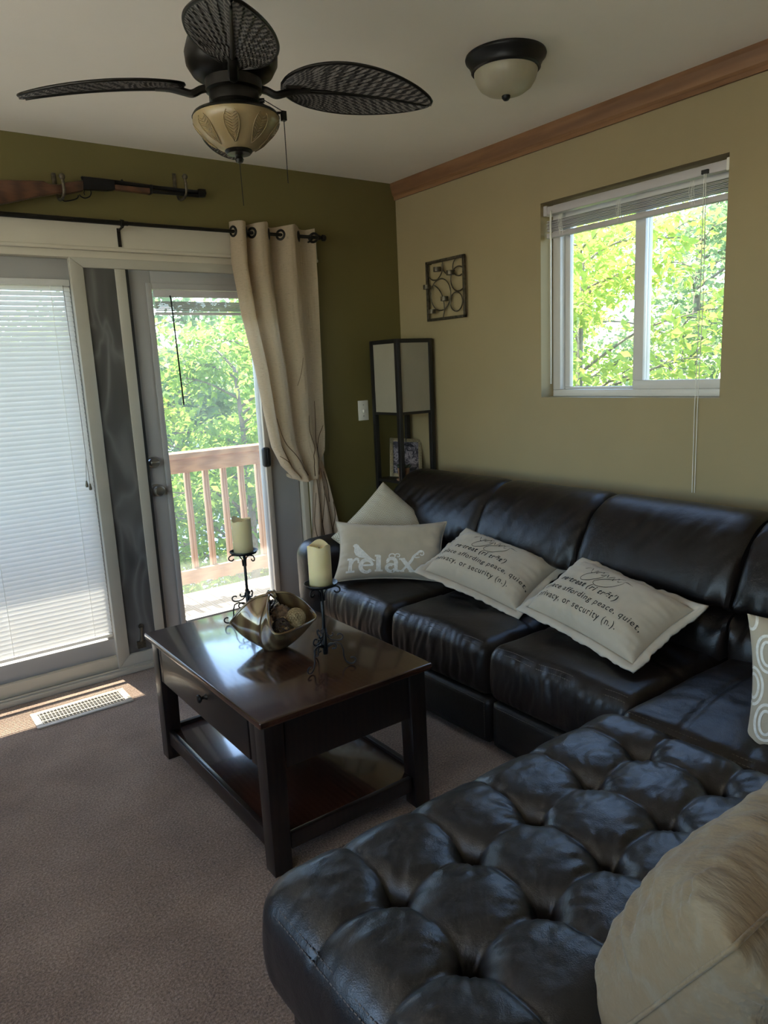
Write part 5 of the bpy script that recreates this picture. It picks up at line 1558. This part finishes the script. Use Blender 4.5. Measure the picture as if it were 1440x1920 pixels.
# leaning picture frame on the lamp shelf
pf = empty('picture_frame', (-0.15, -0.19, 0.786), 'champagne framed dark picture leaning on the lamp shelf', 'picture frame')
pf.rotation_euler = (math.radians(-30), math.radians(6), math.radians(-30))
FW, FH, FT = 0.19, 0.245, 0.014
def pbox(nm, a, b_, mat, bev=0.002): return MB().box(a, b_).build(nm, mat, pf, bevel=bev, smooth='auto', local=True)
fw_ = 0.020
pbox('frame_side', (-FW / 2, -FT / 2, 0), (-FW / 2 + fw_, FT / 2, FH), M['frame_champagne']); pbox('frame_side', (FW / 2 - fw_, -FT / 2, 0), (FW / 2, FT / 2, FH), M['frame_champagne'])
pbox('frame_side', (-FW / 2 + fw_, -FT / 2, 0), (FW / 2 - fw_, FT / 2, fw_), M['frame_champagne']); pbox('frame_side', (-FW / 2 + fw_, -FT / 2, FH - fw_), (FW / 2 - fw_, FT / 2, FH), M['frame_champagne'])
pbox('print', (-FW / 2 + fw_, -0.001, fw_), (FW / 2 - fw_, 0.003, FH - fw_), M['photo'], 0)
# small pot with succulent
pp = Vector((-0.222, -0.262, 0.785))
po = empty('potted_succulent', pp, 'small terracotta pot of dark succulent on the lamp shelf', 'plant')
MB().lathe([(0.0, 0), (0.040, 0), (0.043, 0.006), (0.040, 0.010), (0.028, 0.011), (0.0, 0.011)], pp, 24, cap=False).build('saucer', M['pot'], po, smooth='auto')
MB().lathe([(0.0, 0.010), (0.027, 0.010), (0.036, 0.072), (0.033, 0.072), (0.031, 0.064), (0.0, 0.064)], pp, 24, cap=False).build('pot', M['pot'], po, smooth='auto')
g = random.Random(5)
for k in range(22):
    a = k * 2.4; r_ = 0.004 + 0.0011 * k; L = 0.022 + 0.0006 * k
    b_ = pp + Vector((r_ * math.cos(a), r_ * math.sin(a), 0.064)); d_ = Vector((math.cos(a) * 0.55, math.sin(a) * 0.55, 1.0 - 0.02 * k)).normalized()
    MB().tube([b_, b_ + d_ * L * 0.5, b_ + d_ * L], [0.003, 0.0065, 0.0012], 6).build('leaf', M['succulent'], po, smooth=True)

# ================================================================== ON THE WALLS
# light switch
sw_ = empty('light_switch', (-0.30, 0, 1.18), 'white toggle light switch plate on the olive wall', 'light switch')
box('plate', (-0.335, -0.006, 1.122), (-0.265, 0, 1.236), M['plastic_white'], sw_, 0.002)
box('toggle', (-0.305, -0.018, 1.166), (-0.295, -0.006, 1.184), M['plastic_white'], sw_, 0.002)
for z_ in (1.147, 1.211): MB().lathe([(0.0035, 0), (0.003, -0.0015), (0.0005, -0.002)], (-0.30, -0.006, z_), 10, 'y').build('screw', M['chrome'], sw_, smooth='auto')

# candle sconce art
ar = empty('wall_sconce_art', (0, -0.436, 1.66), 'square metal wall art of overlapping rings with tealight cups', 'wall art')
AY0, AY1, AZ0, AZ1 = -0.288, -0.585, 1.664, 1.967
def AP(a, b_, x=-0.022): return (x, AY0 + (AY1 - AY0) * a, AZ1 + (AZ0 - AZ1) * b_)
fr_ = 0.007
for (a0, b0_), (a1, b1_) in (((0, 0), (1, 0)), ((1, 0), (1, 1)), ((1, 1), (0, 1)), ((0, 1), (0, 0))):
    p, q = Vector(AP(a0, b0_)), Vector(AP(a1, b1_))
    lo = [min(p[k], q[k]) - (fr_ if k else 0) for k in range(3)]; hi = [max(p[k], q[k]) + (fr_ if k else 0) for k in range(3)]
    box('frame_bar', (-0.029, lo[1], lo[2]), (-0.015, hi[1], hi[2]), M['pewter'], ar, 0.002)
def ring(ca, cb, r, a0=0, a1=360):
    n = 36
    pts = []
    for k in range(n + 1):
        an = math.radians(a0 + (a1 - a0) * k / n)
        a, b_ = ca + r * math.cos(an), cb - r * math.sin(an)
        if -0.005 <= a <= 1.005 and -0.005 <= b_ <= 1.005: pts.append(AP(a, b_))
    full = abs(a1 - a0) >= 360 and len(pts) == n + 1
    if full: pts = pts[:-1]
    MB().tube(pts, 0.0032, 6, closed=full).build('ring', M['pewter'], ar, smooth=True)
ring(0.21, 0.09, 0.225, 160, 395); ring(0.86, 0.16, 0.155, 60, 300); ring(0.62, 0.05, 0.21, 185, 310); ring(0.85, 0.36, 0.205, 55, 305); ring(0.36, 0.58, 0.275, 0, 360); ring(0.02, 0.80, 0.43, -28, 72); ring(0.78, 0.74, 0.163, 0, 360)
for a, b_ in ((0.37, 0.15), (0.72, 0.25), (0.07, 0.42), (0.55, 0.67), (0.20, 0.86)):
    p = AP(a, b_, -0.045)
    MB().lathe([(0.0, -0.011), (0.021, -0.011), (0.021, 0.011), (0.019, 0.011), (0.019, -0.008), (0.0, -0.008)], p, 20, cap=False).build('tealight_cup', M['pewter'], ar, smooth='auto')
for a, b_ in ((0.04, 0.02), (0.96, 0.98)):
    p = AP(a, b_); MB().tube([(-0.016, p[1], p[2]), (0.0, p[1], p[2])], 0.003, 6).build('standoff', M['pewter'], ar)

# lever-action rifle on two hooks
GY = -0.085
def gp(zx, zy): return pix(zx / 3.6, 220 + zy / 3.6, 1, GY)
def gprism(nm, pts, th, mat, par, bev=0.004):
    q = [gp(*p) for p in pts]
    m = MB(); m.prism([(v.x, v.z) for v in q], 1, GY - th / 2, GY + th / 2)
    return m.build(nm, mat, par, bevel=bev, seg=2, smooth='auto')
gun = empty('lever_action_rifle', gp(560, 470), 'lever-action rifle with walnut stock mounted above the doors', 'rifle')
gprism('stock', [(-330, 430), (0, 425), (290, 432), (325, 452), (395, 458), (440, 442), (560, 428), (560, 500), (440, 524), (390, 516), (250, 540), (0, 592), (-330, 660)], 0.036, M['walnut'], gun, 0.009)
rc = gprism('receiver', [(556, 402), (765, 426), (772, 492), (725, 498), (556, 490)], 0.030, M['gunmetal'], gun, 0.003)
gprism('forearm', [(770, 456), (1015, 482), (1015, 520), (770, 492)], 0.032, M['walnut'], gun, 0.006)
MB().tube([gp(762, 438), gp(1030, 472), gp(1388, 511)], [0.0105, 0.0095, 0.0085], 12).build('barrel', M['gunmetal'], gun, smooth='auto')
MB().tube([gp(1010, 500), gp(1345, 530)], 0.0075, 10).build('magazine_tube', M['gunmetal'], gun, smooth='auto')
gprism('barrel_band', [(1004, 458), (1022, 460), (1022, 522), (1004, 520)], 0.036, M['gunmetal'], gun, 0.002)
gprism('muzzle_band', [(1336, 484), (1384, 488), (1384, 540), (1336, 540)], 0.022, M['gunmetal'], gun, 0.003)
gprism('rear_sight', [(810, 438), (818, 418), (826, 420), (832, 432), (905, 446), (902, 454)], 0.008, M['gunmetal'], gun, 0.001)
gprism('hammer', [(545, 404), (552, 396), (566, 408), (562, 424), (552, 424)], 0.008, M['gunmetal'], gun, 0.001)
MB().tube(catmull([gp(418, 540), gp(424, 556), (gp(440, 566)), gp(500, 556), gp(524, 542), gp(528, 526)], 6), 0.0028, 6).build('lever', M['gunmetal'], gun, smooth=True)
MB().tube(catmull([gp(536, 522), gp(548, 536), gp(575, 545), gp(604, 534), gp(615, 512), gp(612, 494)], 6), 0.0028, 6).build('trigger_guard', M['gunmetal'], gun, smooth=True)
MB().tube([gp(572, 492), gp(566, 510), gp(572, 524)], 0.0022, 6).build('trigger', M['gunmetal'], gun, smooth=True)
for lab, zx, dy in (('brown iron gun hook holding the rifle at its stock', 405, 0), ('brown iron gun hook holding the rifle at its muzzle', 1218, 0)):
    b_ = pix((zx - 40) / 3.6, 220 + 420 / 3.6, 1, -0.004); k_ = gp(zx, 405); lo = gp(zx, 528); wl = pix((zx - 30) / 3.6, 220 + 505 / 3.6, 1, -0.004)
    hk = empty('gun_hook', (b_.x, 0, b_.z), lab, 'hook', 'iron gun hooks')
    m = MB(); m.box((b_.x - 0.009, -0.005, wl.z - 0.012), (b_.x + 0.009, 0, b_.z + 0.028)); m.build('back_plate', M['pewter'], hk, bevel=0.003, smooth='auto')
    yk = GY - 0.034
    x_ = b_.x + 0.004
    path = catmull([(x_, -0.004, wl.z), (x_, -0.030, lo.z - 0.004), (x_, GY, lo.z - 0.010), (x_, yk, lo.z + 0.006), (x_, yk - 0.004, lo.z + 0.040), (x_, yk, k_.z - 0.012)], 6)
    MB().tube(path, 0.0065, 8).build('arm', M['pewter'], hk, smooth=True)
    MB().sphere((x_, yk, k_.z - 0.004), 0.0125, 16, 10).build('knob', M['pewter'], hk, smooth=True)

# ================================================================== CEILING
FX, FY = -1.770, -1.602
fan = empty('ceiling_fan', (FX, FY, H), 'dark bronze ceiling fan with four woven palm-leaf blades and amber light bowl', 'ceiling fan')
fc = (FX, FY, 0)
def fl(nm, prof, mat, seg=40, wave=None, par=None, cap=True): return MB().lathe(prof, fc, seg, cap=cap, wave=wave).build(nm, mat, par or fan, smooth='auto')
fl('canopy', [(0.066, 2.44), (0.068, 2.43), (0.060, 2.405), (0.040, 2.388), (0.018, 2.382)], M['darkmetal'])
fl('downrod', [(0.0135, 2.39), (0.0135, 2.30)], M['darkmetal'], 16)
fl('motor_housing', [(0.022, 2.305), (0.045, 2.300), (0.085, 2.285), (0.110, 2.262), (0.120, 2.232), (0.118, 2.205), (0.104, 2.182), (0.080, 2.170), (0.070, 2.166)], M['darkmetal'], 48)
fl('flywheel', [(0.074, 2.172), (0.074, 2.142), (0.066, 2.138)], M['darkmetal'])
fl('switch_housing', [(0.062, 2.142), (0.066, 2.136), (0.066, 2.112), (0.060, 2.106), (0.062, 2.103), (0.062, 2.098)], M['darkmetal'])
ft = fl('light_fitter', [(0.060, 2.102), (0.085, 2.096), (0.110, 2.086), (0.115, 2.078), (0.110, 2.076)], M['darkmetal'])
fl('glass_bowl', [(0.112, 2.080), (0.1135, 2.070), (0.108, 2.056), (0.094, 2.038), (0.074, 2.019), (0.052, 2.005), (0.034, 1.998), (0.020, 1.995)], M['fanglass'], 96, wave=lambda a, h: 1 + 0.010 * math.cos(12 * a) * max(0, min(1, (2.074 - h) / 0.03)), cap=False)
# leaf relief on the bowl
m = MB()
def bowl_pt(a, t, off):
    prof_ = [(0.1125, 2.073), (0.108, 2.056), (0.094, 2.038), (0.074, 2.019), (0.052, 2.005)]
    f = t * 4; k = min(3, int(f)); f -= k
    r_ = prof_[k][0] + (prof_[k + 1][0] - prof_[k][0]) * f + off; z_ = prof_[k][1] + (prof_[k + 1][1] - prof_[k][1]) * f
    return (FX + r_ * math.cos(a), FY + r_ * math.sin(a), z_ - off * 0.6)
for k in range(8):
    a = 2 * PI * k / 8 + 0.2
    for s in (-1, 1):
        m.tube([bowl_pt(a + s * 0.20 * math.sin(PI * (0.12 + 0.88 * t)) ** 0.8, 0.10 + 0.88 * t, 0.002) for t in [i / 10 for i in range(11)]], 0.0011, 5)
        for q in range(9):
            t0 = 0.22 + 0.075 * q
            w_ = 0.20 * math.sin(PI * (0.12 + 0.88 * (t0 - 0.10) / 0.88)) ** 0.8
            m.tube([bowl_pt(a, t0 + 0.05, 0.002), bowl_pt(a + s * w_ * 0.8, t0 - 0.05, 0.002)], 0.0008, 4)
m.build('leaf_relief', M['fanglass'], fan, smooth=True)
fi = fl('finial', [(0.034, 2.001), (0.037, 1.996), (0.031, 1.989), (0.012, 1.987), (0.009, 1.982), (0.012, 1.976), (0.009, 1.969), (0.002, 1.966)], M['darkmetal'], 24)
# chains
def chain(nm, pts, par, n):
    m = MB()
    q = [Vector(p) for p in pts]; tot = sum((q[i + 1] - q[i]).length for i in range(len(q) - 1))
    for i in range(len(q) - 1):
        L = (q[i + 1] - q[i]).length; c_ = max(1, int(n * L / tot))
        for k in range(c_): m.sphere(q[i].lerp(q[i + 1], (k + 0.5) / c_), 0.0016, 6, 4)
    return m.build(nm, M['darkmetal'], par, smooth=True)
chain('pull_chain', [(FX, FY, 1.967), (FX + 0.002, FY, 1.860)], fan, 34)
cd = (R_RIGHT - Vector((0, 0, R_RIGHT.z))).normalized()
c0 = Vector((FX, FY, 2.118)) + cd * 0.066; c1 = Vector((FX, FY, 2.072)) + cd * 0.118; 
MB().tube([c0 - cd * 0.004, c0 + cd * 0.012], 0.006, 8).build('chain_outlet', M['darkmetal'], fan, smooth='auto')
m = MB(); m.tube([Vector((FX, FY, 2.086)) + cd * 0.105, Vector((FX, FY, 2.086)) + cd * 0.128], 0.0035, 8); e_ = Vector((FX, FY, 2.076)) + cd * 0.126; m.box(tuple(e_ - Vector((0.006, 0.006, 0.010))), tuple(e_ + Vector((0.006, 0.006, 0.013)))); m.build('chain_guide', M['darkmetal'], fan, smooth='auto')
chain('pull_chain', [c0 + cd * 0.012, e_ + Vector((0, 0, 0.012)), e_ - Vector((0, 0, 0.165))], fan, 80)
# blades
BR, BL0, BL1 = 0.0, 0.125, 0.535
def blade_mesh(part):
    L = BL1 - BL0
    def half(t): return 0.104 * (math.sin(PI * min(1, max(0, t)) ** 0.80) ** 0.62) if 0 < t < 1 else 0.0
    pitch_ = math.radians(-14)
    def P(t, s, zz):
        x = BL0 + L * t; y = half(t) * s
        z = 2.158 - 0.040 * t * t + 0.006 * t + zz - 0.006 * (1 - s * s)
        return (x, y * math.cos(pitch_), z - y * math.sin(pitch_) * -1)
    m = MB()
    if part == 'blade':
        nt_, ns = 60, 41
        def rib(t, s):
            # radiating pleats: constant along rays from the blade root
            a = math.atan2(half(t) * s, (L * t + 0.02))
            return 0.0016 * (1 if math.sin(a * 95) > 0 else -1) if 0.02 < t < 0.98 and abs(s) < 0.95 else 0
        top = []
        for side in (0, 1):
            b_ = len(m.v)
            for i in range(nt_ + 1):
                for j in range(ns):
                    t = 0.004 + 0.992 * i / nt_; s = -1 + 2 * j / (ns - 1)
                    m.v.append(P(t, s, (0.003 if side else -0.003) + rib(t, s)))
            for i in range(nt_):
                for j in range(ns - 1):
                    f = (b_ + i * ns + j, b_ + (i + 1) * ns + j, b_ + (i + 1) * ns + j + 1, b_ + i * ns + j + 1)
                    m.f.append(f if side else f[::-1])
    elif part == 'blade_rim':
        pts = [P(0.004 + 0.992 * i / 50, 1, 0) for i in range(51)] + [P(0.996 - 0.992 * i / 50, -1, 0) for i in range(51)]
        m.tube(pts, 0.0042, 6, closed=True)
    elif part == 'midrib':
        m.tube([P(t, 0, -0.005) for t in [0.02 + 0.94 * i / 20 for i in range(21)]], [0.0060 * (1 - 0.7 * i / 20) + 0.001 for i in range(21)], 6)
    elif part == 'blade_arm':
        m.tube(catmull([(0.062, 0, 2.150), (0.085, 0, 2.146), (0.108, 0, 2.136), (0.130, 0, 2.140), (0.165, 0, 2.148), (0.200, 0, 2.150)], 5), [0.010] * 26, 8, sx=1.3)
        m.box((0.135, -0.024, 2.1465), (0.175, 0.024, 2.1525))
    elif part == 'screw':
        pass
    return m
A0 = -26.0
first = {}
for k in range(4):
    an = math.radians(A0 + 90 * k)
    for part in ('blade_arm', 'blade'):
        if part not in first:
            o = blade_mesh(part).build(part, M['blade'] if part == 'blade' else M['darkmetal'], None, smooth='auto' if part != 'blade' else False, local=True)
            first[part] = o
            if part == 'blade':
                for sp in ('blade_rim', 'midrib'):
                    first[sp] = blade_mesh(sp).build(sp, M['darkmetal'], o, smooth=True, local=True)
        else:
            o = first[part].copy(); COL.objects.link(o)
            if part == 'blade':
                for sp in ('blade_rim', 'midrib'):
                    c = first[sp].copy(); COL.objects.link(c); c.parent = o
        o.parent = fan; o.location = (0, 0, -H); o.rotation_euler = (0, 0, an)

# flush ceiling light
LXc, LYc = -0.722, -1.572
fl2 = empty('flush_ceiling_light', (LXc, LYc, H), 'round flush ceiling light with black trim and ribbed glass dome', 'ceiling light')
c2 = (LXc, LYc, 0)
MB().lathe([(0.136, 2.44), (0.138, 2.434), (0.136, 2.428), (0.130, 2.424), (0.122, 2.408), (0.117, 2.398), (0.118, 2.393), (0.112, 2.388), (0.106, 2.390)], c2, 56).build('trim_ring', M['blackmetal'], fl2, smooth='auto')
MB().lathe([(0.108, 2.394), (0.107, 2.380), (0.101, 2.360), (0.088, 2.340), (0.066, 2.325), (0.038, 2.316), (0.012, 2.314)], c2, 120, cap=False, wave=lambda a, h: 1 + 0.007 * abs(math.sin(13 * a)) * max(0, min(1, (h - 2.318) / 0.05))).build('glass_dome', M['lampglass'], fl2, smooth=True)
MB().lathe([(0.012, 2.318), (0.015, 2.313), (0.014, 2.306), (0.008, 2.299), (0.001, 2.297)], c2, 20).build('finial', M['blackmetal'], fl2, smooth='auto')

# ================================================================== FLOOR VENT
vt = empty('floor_vent', (-2.08, -0.255, 0), 'grey metal louvered floor vent in the carpet by the door', 'vent')
vx0, vx1, vy0, vy1 = -2.272, -1.872, -0.350, -0.185
for a, b_ in (((vx0, vy0), (vx1, vy0 + 0.022)), ((vx0, vy1 - 0.022), (vx1, vy1)), ((vx0, vy0 + 0.022), (vx0 + 0.028, vy1 - 0.022)), ((vx1 - 0.028, vy0 + 0.022), (vx1, vy1 - 0.022))):
    box('rim', (*a, 0.0), (*b_, 0.007), M['vent_metal'], vt, 0.002)
box('duct_shade_sheet', (vx0 + 0.02, vy0 + 0.02, 0.0002), (vx1 - 0.02, vy1 - 0.02, 0.0012), M['vent_dark'], vt)  # flat near-black sheet standing in for the shade inside the duct
ns = 24
for k in range(ns):
    x_ = vx0 + 0.034 + (vx1 - vx0 - 0.068) * k / (ns - 1)
    MB().prism([(x_ - 0.0035, 0.0065), (x_ + 0.0015, 0.0015), (x_ + 0.0035, 0.0015), (x_ - 0.0015, 0.0065)], 1, vy0 + 0.022, vy1 - 0.022).build('louver', M['vent_metal'], vt)
for k in range(3):
    y_ = vy0 + 0.022 + (vy1 - vy0 - 0.044) * (k + 1) / 4
    box('cross_bar', (vx0 + 0.026, y_ - 0.002, 0.0035), (vx1 - 0.026, y_ + 0.002, 0.0068), M['vent_metal'], vt)
